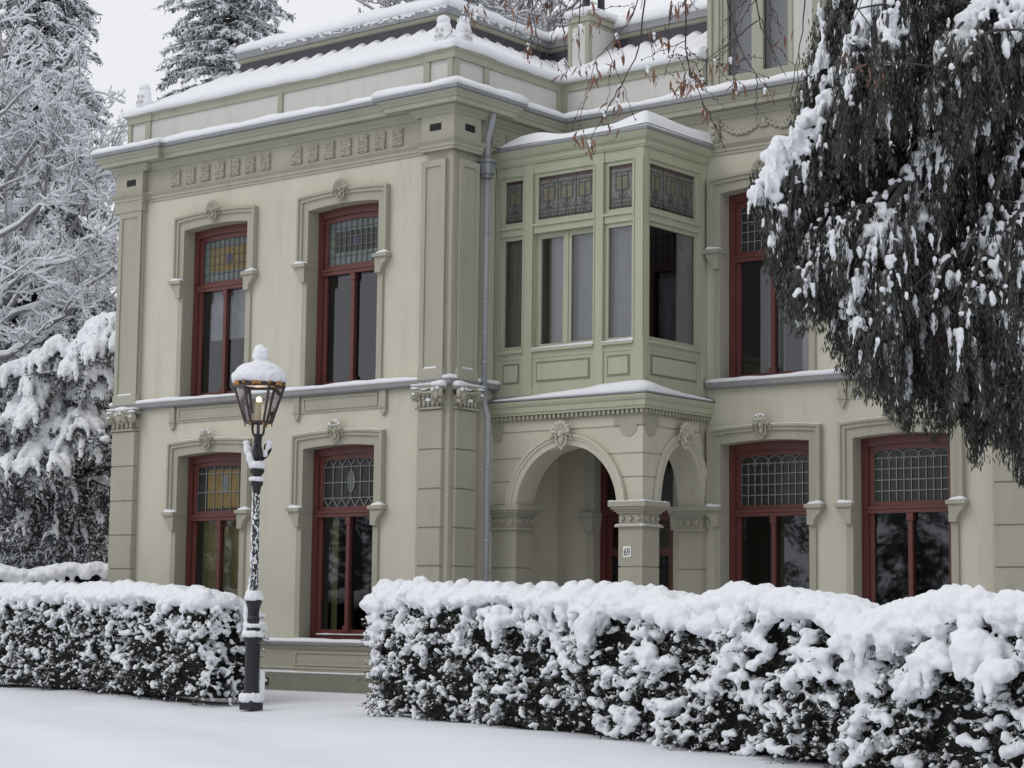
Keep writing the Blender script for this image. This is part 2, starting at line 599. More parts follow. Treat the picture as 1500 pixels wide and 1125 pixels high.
def acanthus(mb, c, s, nrm, m=0, seed=0):
    """small shell-and-scroll ornament; nrm = outward direction, lies in the wall plane"""
    r = np.random.default_rng(seed)
    nrm = np.array(nrm, float)
    side = np.array([-nrm[1], nrm[0], 0.0])
    c = np.array(c, float)
    P = []
    def ad(a, z, o, ra, rz, ro):
        # tie the ellipsoid axes to the wall
        cen = c+side*a*s+np.array([0, 0, z*s])+nrm*o*s
        rad = np.abs(side)*ra*s+np.abs(nrm)*ro*s+np.array([0, 0, rz*s])
        P.append((cen, rad))
    ad(0, 0, .03, .09, .26, .07)
    for ang in (-78, -52, -26, 0, 26, 52, 78):            # fan of shell lobes
        for k_, rr_k in enumerate((.10, .17, .235, .29)):
            q_ = math.radians(ang)
            ad(rr_k*math.sin(q_), .10+rr_k*math.cos(q_)*1.05, .035+.02*k_, .032+.012*k_, .038+.012*k_, .045)
    for sg in (-1, 1):                                    # C-scrolls
        for t in np.linspace(0, 1, 9):
            q_ = -.6+t*4.6
            r_s = .13*(1-.55*t)
            ad(sg*(.24+r_s*math.cos(q_)), -.02+r_s*math.sin(q_), .05, .030, .030, .05)
        for t in np.linspace(0, 1, 6):                    # trailing leaf
            ad(sg*(.16-.12*t+.03*math.sin(t*5)), -.12-.22*t, .03, .034*(1-.5*t)+.01, .045, .045)
    ad(0, .07, .12, .065, .085, .05)
    ad(0, -.12, .08, .05, .09, .05)
    lump_cluster(mb, P, m)
    return P

def window(xc, yp, k, style, curtain=None, snowtop=True, seed=0, label=None):
    fn = fF(xc, yp)
    zb, zt, tr, imp = k['zb'], k['zt'], k['tr'], k['imp']
    # frame (red joinery)
    mb = MB()
    top = zt+.02
    for sg in (-1, 1):
        a, b = sorted((sg*.66, sg*.80))
        mb.box(xc+a, xc+b, yp+.20, yp+.32, zb-.03, zt+RISE+.03)
        a, b = sorted((sg*.585, sg*.66))
        mb.box(xc+a, xc+b, yp+.245, yp+.315, zb+.06, tr-.05)                 # sash stiles
        mb.box(xc+a, xc+b, yp+.245, yp+.315, tr+.05, zt-.06)
        a, b = sorted((sg*.69, sg*.72))
        mb.box(xc+a, xc+b, yp+.187, yp+.21, zb+.02, zt)                        # bead on the frame
    inn = arc_pts(.655, zt-.12, .038)
    out = [(u, z+.16) for u, z in inn]
    mb.ring(out, inn, fn, .203, .322)
    inn2 = arc_pts(.655, zt-.20, .038)
    mb.ring(inn, inn2, fn, .248, .312)
    mb.box(xc-.66, xc+.66, yp+.21, yp+.33, zb-.03, zb+.06)
    mb.box(xc-.66, xc+.66, yp+.243, yp+.318, zb+.06, zb+.135)
    mb.box(xc-.66, xc+.66, yp+.192, yp+.325, tr-.05, tr+.05)
    mb.box(xc-.65, xc+.65, yp+.172, yp+.20, tr+.01, tr+.04)
    mb.box(xc-.585, xc+.585, yp+.250, yp+.31, tr+.05, tr+.115)
    mb.box(xc-.035, xc+.035, yp+.215, yp+.31, zb+.06, tr-.05)
    mb.box(xc-.06, xc+.06, yp+.195, yp+.305, zb+.06, zb+.20)
    mb.box(xc-.05, xc+.05, yp+.20, yp+.307, tr-.16, tr-.052)
    win = part(mb, 'window', M['red'], label=label)
    # clear panes
    for sg in (-1, 1):
        mb = MB()
        a, b = sorted((sg*.035, sg*.585))
        mb.add([fn(a, zb+.13, .28), fn(b, zb+.13, .28), fn(b, tr-.05, .28), fn(a, tr-.05, .28)], [(0, 1, 2, 3)])
        part(mb, 'pane', M['glass'], win, nfix=False)
    # leaded top light
    mb = MB()
    z0, z1 = tr+.11, zt-.14
    ms = [M['g_dark'], M['lead'], M['g_amber'], M['g_blue'], M['g_violet'], M['g_green'], M['leaddark']]
    def pane(a, b, c, d, m, dd=.286):
        mb.add([fn(a, c, dd), fn(b, c, dd), fn(b, d, dd), fn(a, d, dd)], [(0, 1, 2, 3)], m)
    L = 1
    if style == 'amber':
        L = 6
        h = (z1-z0)
        pane(-.585, .585, z0, z0+h*.24, 3); pane(-.585, .585, z0+h*.78, z1, 3)
        pane(-.585, -.44, z0+h*.24, z0+h*.78, 5); pane(.44, .585, z0+h*.24, z0+h*.78, 5)
        pane(-.44, .44, z0+h*.24, z0+h*.78, 2)
        q = z0+h*.52
        mb.add([fn(0, q-.11, .278), fn(.09, q, .278), fn(0, q+.11, .278), fn(-.09, q, .278)], [(0, 1, 2, 3)], 4)
    elif style == 'amberdark':
        L = 1
        h = (z1-z0)
        pane(-.585, .585, z0, z1, 0)
        pane(-.36, .585, z0+.05, z1-.08, 2, .283)
        mb.add([fn(.0, z0+.30, .278), fn(.13, z0+.30, .278), fn(.13, z0+.58, .278), fn(0, z0+.58, .278)], [(0, 1, 2, 3)], 3)
    elif style == 'blueband':
        L = 6
        h = (z1-z0)
        pane(-.585, .585, z0, z0+h*.28, 3); pane(-.585, .585, z0+h*.74, z1, 3)
        pane(-.585, -.45, z0+h*.28, z0+h*.74, 5)
        pane(-.45, .585, z0+h*.28, z0+h*.74, 0)
        q = z0+h*.5
        mb.add([fn(0, q-.13, .278), fn(.07, q, .278), fn(0, q+.13, .278), fn(-.07, q, .278)], [(0, 1, 2, 3)], 4)
    else:
        pane(-.585, .585, z0, z1, 0)
    # lead cames
    def bar(a, b, c, d, w=.011):
        u0, v0, u1, v1 = a, b, c, d
        du, dv = u1-u0, v1-v0
        l = math.hypot(du, dv)
        nu, nv = -dv/l*w/2, du/l*w/2
        mb.prism([(u0+nu, v0+nv), (u1+nu, v1+nv), (u1-nu, v1-nv), (u0-nu, v0-nv)], fn, .266, .276, L)
    n = 10 if style in ('grid', 'amber', 'blueband') else 6
    W = 1.17/n
    for i in range(n+1):
        u = -.585+W*i
        bar(u, z0+(.0 if style != 'diamond' else .14), u, z1-(.12 if style in ('grid', 'diamond') else 0))
    rows = 5 if style in ('grid', 'amber', 'blueband') else 3
    zz = z0 if style != 'diamond' else z0+.02
    for i in range(rows):
        z = zz+(z1-.14-zz)*i/(rows-1) if style != 'diamond' else z0+.14+(z1-z0-.28)*i/2
        bar(-.585, z, .585, z)
    if style == 'grid':          # interlaced round arches along the top
        for i in range(0, n-1, 2):
            cu = -.585+W*(i+1)
            for q in range(8):
                t0, t1 = math.pi*q/8, math.pi*(q+1)/8
                bar(cu+W*1.25*math.cos(t0), z1-.17+.14*math.sin(t0), cu+W*1.25*math.cos(t1), z1-.17+.14*math.sin(t1), .009)
    if style == 'diamond':
        for i in range(n):
            u = -.585+W*i
            for (za, zc) in ((z1-.12, z1), (z0+.14, z0)):
                bar(u, za, u+W/2, zc); bar(u+W, za, u+W/2, zc)
        for q in range(12):
            t0, t1 = 6.2832*q/12, 6.2832*(q+1)/12
            bar(.07*math.cos(t0), z0+.40+.16*math.sin(t0), .07*math.cos(t1), z0+.40+.16*math.sin(t1), .014)
        mb.prism([(.055*math.cos(q), z0+.40+.13*math.sin(q)) for q in np.linspace(0, 6.28, 12, endpoint=False)], fn, .279, .283, 3)
    part(mb, 'leaded_pane', ms, win)
    # stucco surround with imposts
    mb = MB()
    zi = imp-.30
    for sg in (-1, 1):
        a, b = sorted((sg*.765, sg*.872))
        mb.box(xc+a, xc+b, yp-.045, yp+.225, zb-.06, zi)
        # impost: cap slab and swelling corbel
        a, b = sorted((sg*.735, sg*1.025))
        mb.box(xc+a, xc+b, yp-.15, yp+.10, imp-.055, imp)
        a, b = sorted((sg*.765, sg*.872))
        mb.box(xc+a-.0025, xc+b-.0025 if sg > 0 else xc+b+.0025, yp-.03, yp+.2265, zi-.02, imp+.02)
        prof = [(.765, zi), (.872, zi), (.88, zi+.06), (.92, zi+.13), (.98, zi+.18), (1.0, zi+.245), (.75, zi+.245), (.765, zi+.17)]
        mb.prism([(sg*u, z) for u, z in prof], fn, -.115, .12)
    o_ = [(-WO, imp)]+[(u, z) for u, z in arc_pts(WO, 7.81-7.59+zt, RISE, 16)]+[(WO, imp)]
    i_ = [(-.765, imp)]+[(u, z) for u, z in arc_pts(.765, zt, RISE, 16)]+[(.765, imp)]
    mb.ring(o_, i_, fn, -.045, .225)
    def shrink(d):
        return [(-WO+d, imp)]+[(u, z) for u, z in arc_pts(WO-d, 7.81-7.59+zt-d, RISE, 16)]+[(WO-d, imp)]
    mb.ring(o_, shrink(.085), fn, -.078, -.03)
    mb.ring([(u*1.008, z+.006) for u, z in o_], shrink(.03), fn, -.105, -.02)
    part(mb, 'surround', M['trim'], win)
    mb = MB()
    P = acanthus(mb, (xc, yp-.10, zt+RISE+.17), .44, (0, -1, 0), seed=seed)
    part(mb, 'keystone', M['trim'], win, smooth=True, nfix=False)
    # snow on imposts, on the hood and on the sill
    mb = MB()
    for sg in (-1, 1):
        c = np.array([xc+sg*.88, yp-.055, imp+.005])
        mb.blobs([c, c+[sg*.05, -.03, .005], c+[-sg*.06, -.01, 0]], [(.14, .085, .042), (.08, .055, .045), (.07, .07, .03)])
    if snowtop:
        us = np.linspace(-WO+.02, WO-.02, 60)
        zs = zt+.22+RISE*(1-(us/WO)**2)
        mb.blobs(np.stack([xc+us, np.full(60, yp-.045), zs+.004], 1), np.stack([np.full(60, .035), np.full(60, .062), .018+.010*np.abs(noise1(us*3, seed))], 1), tpl=ICO1)
        for p, a in P[1:29]:
            if p[2] > zt+RISE+.17+.095 and rng.random() < .75:
                mb.blobs([p+[0, -.008, a[2]*.6]], [(a[0]*1.0, a[1]*.9, a[2]*.6)])
    us = np.linspace(-.6, .6, 30)
    mb.blobs(np.stack([xc+us, np.full(30, yp+.215), np.full(30, zb+.06)], 1), np.stack([np.full(30, .04), np.full(30, .04), .012+.01*np.abs(noise1(us*5, seed+3))], 1), tpl=ICO1)
    part(mb, 'ledge_snow', M['snow'], win, smooth=True, nfix=False)
    # curtains
    if curtain:
        mb = MB()
        for (a, b, z0c, z1c) in curtain[1]:
            us = np.linspace(a, b, 40)
            dd = .48+.03*np.sin(us*38+seed)+.012*np.sin(us*91)
            v = [fn(u, z0c, d) for u, d in zip(us, dd)]+[fn(u, z1c, d) for u, d in zip(us, dd)]
            mb.add(v, [(i, i+1, 41+i, 40+i) for i in range(39)])
        part(mb, 'curtain', M[curtain[0]], win, smooth=True, nfix=False)
    return win

window(W1, 0, UPP, 'amber', ('curtain_net', [(-.62, .62, 5.75, 6.62)]), snowtop=False, seed=1, label='red window with amber leaded top light and white net curtain')
window(W2, 0, UPP, 'blueband', None, snowtop=False, seed=2, label='red window with blue-banded leaded top light')
window(W1, 0, LOW, 'amberdark', ('curtain_yellow', [(-.62, .62, .6, 2.74)]), seed=3, label='red window with dark amber leaded top light and yellow curtains')
window(W2, 0, LOW, 'diamond', ('curtain_yellow', [(-.60, -.44, .6, 3.5)]), seed=4, label='red window with diamond-pointed leaded top light')
window(W3, D, UPP, 'grid', ('blind_grey', [(-.40, .05, 4.6, 6.5), (.35, .62, 4.6, 6.5)]), snowtop=False, seed=5, label='red window with grey blinds')
window(W4, D, UPP, 'grid', None, snowtop=False, seed=6)
window(W3, D, LOW, 'grid', None, snowtop=True, seed=7)
window(W4, D, LOW, 'grid', None, snowtop=True, seed=8)

# ---- plinth and basement ----------------------------------------------------
def front_path(o=0.0, jog=None, left=True):
    p = []
    return p
mb = MB()
PL = [(XL, YB), (XL, 0), (0, 0), (0, D), (XR, D), (XR, YB)]
mb.sweep([(-.02, -.1), (.12, -.1), (.12, .262), (-.02, .262)], PL)                   # stone base
part(mb, 'basement', M['plinth'])
mb = MB()
mb.sweep([(-.02, .268), (.055, .268), (.055, .31), (.075, .33), (.04, .36), (.04, .62), (.075, .65), (.09, .69), (-.02, .69)], PL)
for xc in (W1, W2):                                                                    # raised frame below each window
    for (a, b, c, d) in ((-.85, .85, .56, .60), (-.85, .85, .37, .41), (-.85, -.81, .41, .56), (.81, .85, .41, .56)):
        mb.box(xc+a, xc+b, -.06, -.03, c, d)
for xc in (W3, W4):
    for (a, b, c, d) in ((-.85, .85, .56, .60), (-.85, .85, .37, .41), (-.85, -.81, .41, .56), (.81, .85, .41, .56)):
        mb.box(xc+a, xc+b, D-.06, D-.03, c, d)
part(mb, 'plinth', M['trim'])
mb = MB()
mb.sweep([(-.01, .695), (.14, .695), (.14, .735), (-.01, .745)], PL)
part(mb, 'plinth_sill', M['stone'])
mb = MB()
mb.sweep([(.0, .74), (.0, .80), (.06, .80), (.12, .785), (.15, .765), (.145, .735)], PL, step=.12, amp=.25, seed=4)
mb.sweep([(.035, .26), (.035, .285), (.09, .285), (.125, .272), (.12, .258)], PL, step=.12, amp=.3, seed=5)
part(mb, 'plinth_snow', M['snow'], smooth=True)
mb = MB()
mb.box(-3.78, -3.56, -.128, -.118, .05, .17)
part(mb, 'basement_vent', M['dark'])

# ---- string course ------------------------------------------------------------
SC = [(XL, YB), (XL, 0), (0, 0), (0, BY+.05)]
SC2 = [(BX+.06, D), (XR, D), (XR, YB)]
mb = MB()
for p in (SC, SC2):
    mb.sweep([(-.02, 4.60), (.09, 4.60), (.12, 4.625), (.12, 4.70), (-.02, 4.705)], p)
part(mb, 'string_course', M['stone'])
mb = MB()
for q, p in enumerate((SC, SC2)):
    mb.sweep([(.0, 4.70), (.0, 4.765), (.05, 4.765), (.10, 4.755), (.13, 4.73), (.125, 4.695)], p, step=.1, amp=.35, seed=8+q, zbase=4.70)
part(mb, 'string_course_snow', M['snow'], smooth=True)
def apron(xc, yp):
    mb = MB()
    for sg in (-1, 1):
        c = xc+sg*.93
        mb.box(c-.062, c+.062, yp-.06, yp+.02, 4.34, 4.595)
        mb.prism([(c-.062, 4.34), (c+.062, 4.34), (c+.062, 4.31), (c+.045, 4.26), (c+.02, 4.22), (c, 4.20), (c-.02, 4.22), (c-.045, 4.26), (c-.062, 4.31)], lambda u, z, d: (u, yp+d, z), -.056, .02)
        mb.box(c-.07, c+.07, yp-.072, yp+.02, 4.33, 4.352)
    mb.box(xc-.86, xc+.86, yp-.022, yp+.01, 4.33, 4.597)
    for (a, b, e, f) in ((-.80, .80, 4.37, 4.40), (-.80, .80, 4.54, 4.57), (-.80, -.77, 4.40, 4.54), (.77, .80, 4.40, 4.54)):
        mb.box(xc+a, xc+b, yp-.040, yp-.01, e, f)
    part(mb, 'window_apron', M['trim'])
for xc, yp in ((W1, 0), (W2, 0), (W4, D)):
    apron(xc, yp)

# ---- pilasters ------------------------------------------------------------------
def strip(mb, u0, u1, z0, z1, fn, d, panel=True):
    mb.prism([(u0, z0), (u1, z0), (u1, z1), (u0, z1)], fn, -d, .02)
    if panel:       # sunk panel = raised border
        e = .085
        for a, b, c, f in ((u0, u0+e, z0, z1), (u1-e, u1, z0, z1), (u0+e, u1-e, z0, z0+.16), (u0+e, u1-e, z1-.10, z1)):
            mb.prism([(a, c), (b, c), (b, f), (a, f)], fn, -d-.022, -d+.01)
GRV = [.76, 1.31, 1.90, 2.47, 3.05, 3.64, 4.235]
def quoins(mb, u0, u1, fn, d):
    mb.prism([(u0+.012, .70), (u1-.012, .70), (u1-.012, 4.24), (u0+.012, 4.24)], fn, -d+.022, .02)
    for a, b in zip(GRV, GRV[1:]):
        mb.prism([(u0, a+.012), (u1, a+.012), (u1, b-.012), (u0, b-.012)], fn, -d, .015)
PILF = [('left', XL-.02, -6.95, fF(0, 0), (0, -1, 0)), ('corner front', -.52, -.045, fF(0, 0), (0, -1, 0)),
        ('corner side', .035, .50, fS(0, 0), (1, 0, 0)), ('right', 7.53, XR+.02, fF(0, D), (0, -1, 0))]
def capital(fn, u0, u1, nrm, parent, seed, ends=(-1, 1)):
    d = .12
    mb = MB()
    um = (u0+u1)/2
    hw = (u1-u0)/2
    # necking with leaf tongues
    mb.prism([(u0-.02, 4.24), (u1+.02, 4.24), (u1+.02, 4.275), (u0-.02, 4.275)], fn, -d-.035, 0)
    mb.prism([(u0+.005, 4.275), (u1-.005, 4.275), (u1+.01, 4.45), (u0-.01, 4.45)], fn, -d-.004, 0)
    mb.prism([(u0-.05, 4.535), (u1+.05, 4.535), (u1+.06, 4.60), (u0-.06, 4.60)], fn, -d-.075, 0)
    L = []
    for i in range(5):
        u = u0+.06+(u1-u0-.12)*i/4
        L.append((fn(u, 4.345, -d-.02), .035, .075, .03))
        L.append((fn(u, 4.405, -d-.04), .032, .03, .03))
    # outer volutes, a pulvinated band between, a carved cluster at the other end
    for e_ in ends:
        c = u0 if e_ < 0 else u1
        for q in range(30):
            t = q/29
            a = math.pi/2+e_*t*4.4*math.pi
            rr = .098*(1-t*.85)
            L.append((fn(c+rr*math.cos(a), 4.455+rr*math.sin(a), -d-.05-.03*t), .020, .020, .035))
        L.append((fn(c, 4.455, -d-.03), .075, .075, .03))
    for q in range(26):
        u = u0+(u1-u0)*q/25
        L.append((fn(u, 4.525-.035*math.sin(q/25*math.pi), -d-.05), .03, .030, .035))
        if q % 2:
            L.append((fn(u, 4.475-.03*math.sin(q/25*math.pi), -d-.04), .016, .018, .025))
    uc = u1-.02 if ends == (-1,) else u0+.02 if ends == (1,) else um
    for a, z, o, ra, rz in ((0, 4.44, .10, .05, .08), (-.07, 4.47, .08, .03, .08), (.07, 4.47, .08, .03, .08), (0, 4.54, .09, .06, .04), (-.10, 4.42, .06, .025, .06), (.10, 4.42, .06, .025, .06), (-.05, 4.36, .06, .02, .04), (.05, 4.36, .06, .02, .04)):
        if u0-.06 < uc+a < u1+.06:
            L.append((fn(uc+a, z, -d-o), ra, rz, .045))
    for p, ra, rz, ro in L:
        rad = (ra, ro, rz) if nrm[1] else (ro, ra, rz)
        mb.blobs([p], [rad])
    cp = part(mb, 'capital', M['trim'], parent, smooth=False, nfix=False)
    for q in cp.data.polygons:
        q.use_smooth = True
    mb = MB()
    S_ = [(um+.02, 4.375, .05, .055, .026, .035), (uc-.05, 4.52, .13, .028, .03, .03), (uc+.04, 4.535, .12, .028, .025, .03), (um-.05, 4.535, .08, .07, .014, .03)]
    for e_ in ends:
        c = u0 if e_ < 0 else u1
        S_ += [(c, 4.565, .07, .085, .022, .05), (c, 4.475, .10, .030, .025, .025)]
    for u, z, o, ra, rz, ro in S_:
        mb.blobs([fn(u, z, -d-o)], [(ra, ro, rz) if nrm[1] else (ro, ra, rz)])
    for q in range(30):
        a = (q/29-.5)*2*(hw+.05)
        rz = .016+.012*abs(noise1(np.array([q*.3]), seed)[0])+.035*math.exp(-((um+a-uc)/.12)**2)
        mb.blobs([fn(um+a, 4.612, -d-.03)], [(.05, .085, rz) if nrm[1] else (.085, .05, rz)])
    part(mb, 'capital_snow', M['snow'], parent, smooth=True, nfix=False)

for q, (nm, u0, u1, fn, nrm) in enumerate(PILF):
    mb = MB()
    quoins(mb, u0, u1, fn, .12)
    strip(mb, u0, u1, 4.70, 8.05, fn, .10)
    # base block above the string course
    mb.prism([(u0-.008, 4.70), (u1+.008, 4.70), (u1+.008, 4.86), (u0-.008, 4.86)], fn, -.135, .0)
    p = part(mb, 'pilaster', M['trim'])
    capital(fn, u0, u1, nrm, p, q, {1: (-1,), 2: (1,)}.get(q, (-1, 1)))
    mb = MB()
    for a in np.linspace(u0+.13, u1-.13, 12):
        mb.blobs([fn(a, 4.865+.0, -.118)], [(.035, .025, .022) if nrm[1] else (.025, .035, .022)], tpl=ICO1)
    part(mb, 'pilaster_snow', M['snow'], p, smooth=True, nfix=False)
# re-entrant corner core between the two corner pilasters
mb = MB()
mb.box(-.05, .055, -.055, .04, .70, 8.9)
part(mb, 'corner_strip', M['trim'])

# ---- architrave, frieze, cornice, gutter ------------------------------------------
def jogs(e, a):
    """wall line with breaks forward (depth e) over the pilasters, overshooting by a"""
    return [(XL-e, YB), (XL-e, -e), (-6.95+a, -e), (-6.95+a, 0), (-.52-a, 0), (-.52-a, -e), (e, -e), (e, .50+a), (0, .50+a), (0, D),
            (7.53-a, D), (7.53-a, D-e), (XR+e, D-e), (XR+e, YB)]
mb = MB()
mb.sweep([(-.02, 8.19), (.02, 8.19), (.02, 8.235), (.035, 8.24), (.035, 8.285), (.06, 8.31), (.085, 8.345), (.085, 8.36), (-.02, 8.36)], jogs(.115, .015))
mb.sweep([(-.02, 8.05), (.012, 8.05), (.012, 8.19), (-.02, 8.19)], [(XL-.125, YB), (XL-.125, -.125), (-6.94, -.125), (-6.94, -.02)])
part(mb, 'architrave', M['trim'])
mb = MB()
mb.sweep([(-.02, 8.362), (.012, 8.362), (.012, 8.80), (-.02, 8.80)], jogs(.115, .0))
part(mb, 'frieze', M['trim'])
# rosette blocks
def block(c, nrm, seed):
    mb = MB()
    nrm = np.array(nrm, float)
    side = np.array([-nrm[1], nrm[0], 0])
    if nrm[1]:
        mb.box(c[0]-.105, c[0]+.105, c[1]-.035, c[1]+.01, 8.385, 8.665)
    else:
        mb.box(c[0]-.01, c[0]+.035, c[1]-.105, c[1]+.105, 8.385, 8.665)
    P = []
    r_ = np.random.default_rng(seed+500)
    for iu in range(4):
        for iz in range(5):
            a, z = -.078+iu*.052+r_.normal()*.006, -.108+iz*.054+r_.normal()*.006
            rr = r_.uniform(.018, .030)
            P.append((np.array(c)+side*a+nrm*.036+[0, 0, z], np.abs(side)*rr+np.abs(nrm)*r_.uniform(.012, .032)+[0, 0, rr*r_.uniform(.8, 1.3)]))
    lump_cluster(mb, P, tpl=ICO1)
    part(mb, 'rosette_block', M['trim'], nfix=False)
for i in range(7):
    block((-6.19+i*.361, -.012, 8.525), (0, -1, 0), i)
    block((-3.305+i*.366, -.012, 8.525), (0, -1, 0), i)
for i in range(5):
    block((.012, .99+i*.36, 8.525), (1, 0, 0), i)
for i in range(6):
    block((.62+i*.36, D-.012, 8.525), (0, -1, 0), i)
# garland over the right wing windows
def garland(x0, x1):
    mb = MB()
    for xe in (x0, x1):
        mb.box(xe-.085, xe+.085, D-.075, D+.01, 8.365, 8.74)
        mb.blobs([(xe, D-.09, 8.66), (xe, D-.09, 8.55), (xe, D-.085, 8.44)], [(.06, .04, .05), (.045, .035, .05), (.04, .03, .05)])
    for h in range(2):
        a, b = x0+.10+(x1-x0-.2)*h/2, x0+.10+(x1-x0-.2)*(h+1)/2
        for q in range(26):
            t = q/25
            x = a+(b-a)*t
            z = 8.66-.17*(1-(2*t-1)**2)
            r = .022+.02*(1-(2*t-1)**2)
            mb.blobs([(x, D-.03, z+.015*math.sin(q*2.4))], [(r*1.1, r*.8, r)], tpl=ICO1)
        mb.blobs([(b, D-.035, 8.62), (b, D-.035, 8.56), (b-.05, D-.03, 8.55), (b+.05, D-.03, 8.55)], [(.05, .035, .06), (.035, .03, .05), (.03, .03, .03), (.03, .03, .03)])
    part(mb, 'garland', M['trim'], smooth=True, nfix=False)
garland(2.98, 4.72)
garland(5.25, 6.95)
def vent(fn, u0, u1):
    mb = MB()
    mb.prism([(u0, 8.50), (u1, 8.50), (u1, 8.61), (u0, 8.61)], fn, -.131, -.10, 0)
    for z in (8.527, 8.555, 8.583):
        mb.prism([(u0, z-.004), (u1, z-.004), (u1, z+.004), (u0, z+.004)], fn, -.136, -.12, 1)
    part(mb, 'air_vent', [M['dark'], M['iron']])
vent(fF(0, 0), -.36, -.13); vent(fF(0, 0), -7.34, -7.11); vent(fS(0, 0), .13, .36); vent(fF(0, D), 7.7, 7.93)
mb = MB()
mb.sweep([(-.02, 8.74), (.03, 8.74), (.045, 8.775), (.10, 8.82), (.115, 8.845), (-.02, 8.85)], jogs(.11, .10))
mb.sweep([(-.02, 8.852), (.225, 8.852), (.225, 8.925), (.245, 8.932), (.26, 8.96), (.30, 9.0), (.305, 9.022), (-.02, 9.022)], jogs(.10, .40))
part(mb, 'cornice', M['cornice'])
mb = MB()
mb.sweep([(.0, 9.026), (.335, 9.026), (.345, 9.04), (.345, 9.10), (.0, 9.105)], jogs(.09, .42))
part(mb, 'gutter', M['zinc'])
mb = MB()
mb.sweep([(-.02, 9.09), (-.02, 9.225), (.08, 9.235), (.20, 9.225), (.29, 9.20), (.35, 9.155), (.362, 9.115), (.348, 9.085)], jogs(.09, .42), step=.06, amp=.30, seed=21, zbase=9.09)
part(mb, 'cornice_snow', M['snow'], smooth=True)

# ---- parapet ------------------------------------------------------------------------
PP = [(XL+.02, YB), (XL+.02, .03), (-.03, .03), (-.03, D+.03), (XR-.02, D+.03), (XR-.02, YB)]
mb = MB()
mb.sweep([(-.12, 9.06), (.0, 9.06), (.0, 9.72), (-.12, 9.72)], PP[:4]+[(2.74, D+.03)])
mb.sweep([(-.12, 9.06), (.0, 9.06), (.0, 9.72), (-.12, 9.72)], [(4.98, D+.03), PP[4], PP[5]])
pr = part(mb, 'parapet', M['panelwhite'])
mb = MB()
mb.sweep([(-.02, 9.64), (.03, 9.64), (.03, 9.735), (.055, 9.76), (.075, 9.79), (.085, 9.80), (-.14, 9.80), (-.14, 9.735), (-.02, 9.735)],
         [(XL-.0, YB), (XL-.0, .01), (-6.92, .01), (-6.92, .03), (-.55, .03), (-.55, .01), (-.01, .01), (-.01, .87), (-.03, .87), (-.03, D+.03), (2.72, D+.03)])
mb.sweep([(-.02, 9.64), (.03, 9.64), (.03, 9.735), (.055, 9.76), (.075, 9.79), (.085, 9.80), (-.14, 9.80), (-.14, 9.735), (-.02, 9.735)], [(4.98, D+.03), (XR-.02, D+.03), (XR-.02, YB)])
def post(fn, u0, u1):
    mb.prism([(u0, 9.06), (u1, 9.06), (u1, 9.645), (u0, 9.645)], fn, -.035, .0)
# frames round the white panels
F1p, S1p, F2p = fF(0, .03), fS(-.03, 0), fF(0, D+.03)
for u0, u1 in ((-7.51, -7.42), (-7.05, -6.93), (-3.80, -3.70), (-.62, -.50), (-.13, -.035)):
    post(F1p, u0, u1)
for u0, u1 in ((.035, .13), (.72, .84), (2.58, D+.02)):
    post(S1p, u0, u1)
for u0, u1 in ((-.02, .09), (2.60, 2.74), (4.96, 5.1), (7.4, 7.52), (7.98, 8.09)):
    post(F2p, u0, u1)
part(mb, 'parapet_frame', M['cornice'], pr)
mb = MB()
ring_path = [(XL-.02, YB), (XL-.02, -.0), (-.0, -.0), (-.0, D), (XR, D)]
mb.sweep([(-.5, 9.70), (-.5, 9.84), (-.30, 9.92), (-.15, 9.955), (-.02, 9.955), (.07, 9.91), (.10, 9.84), (.085, 9.785)], ring_path[:4]+[(2.75, D)], step=.10, amp=.07, seed=31, zbase=9.6)
mb.sweep([(-.5, 9.70), (-.5, 9.84), (-.30, 9.92), (-.15, 9.955), (-.02, 9.955), (.07, 9.91), (.10, 9.84), (.085, 9.785)], [(4.97, D), (XR, D), (XR, YB)], step=.10, amp=.07, seed=32, zbase=9.6)
# snow-caked finials on the corner blocks
def finial(c, nrm):
    side = np.array([-nrm[1], nrm[0], 0.0])
    nrm = np.array(nrm, float)
    for a, z, ra, rz in ((0, .13, .15, .20), (-.09, .02, .08, .10), (.09, .02, .08, .10), (0, .30, .11, .08)):
        mb.blobs([np.array(c)+side*a+[0, 0, z]], [np.abs(side)*ra+np.abs(nrm)*.10+[0, 0, rz]], tpl=ICO3)
finial((-.30, .08, 9.98), (0, -1, 0)); finial((-.08, .30, 9.98), (1, 0, 0)); finial((-7.20, .08, 9.98), (0, -1, 0))
part(mb, 'parapet_snow', M['snow'], pr, smooth=True)
# shell ornaments showing through the finial snow
mb = MB()
for c, nrm in (((-.30, -.03, 10.08), (0, -1, 0)), ((.03, .30, 10.08), (1, 0, 0)), ((-7.20, -.03, 10.08), (0, -1, 0))):
    side = np.array([-nrm[1], nrm[0], 0.0]); nr = np.array(nrm, float)
    for a, z, r in ((-.045, .04, .034), (.05, .03, .030), (0, -.05, .034), (.07, -.07, .024), (-.075, -.06, .022)):
        mb.blobs([np.array(c)+side*a+[0, 0, z]-nr*.012], [np.abs(side)*r+np.abs(nr)*.02+[0, 0, r*1.1]], tpl=ICO2)
part(mb, 'parapet_finial', M['panelwhite'], pr, smooth=True, nfix=False)

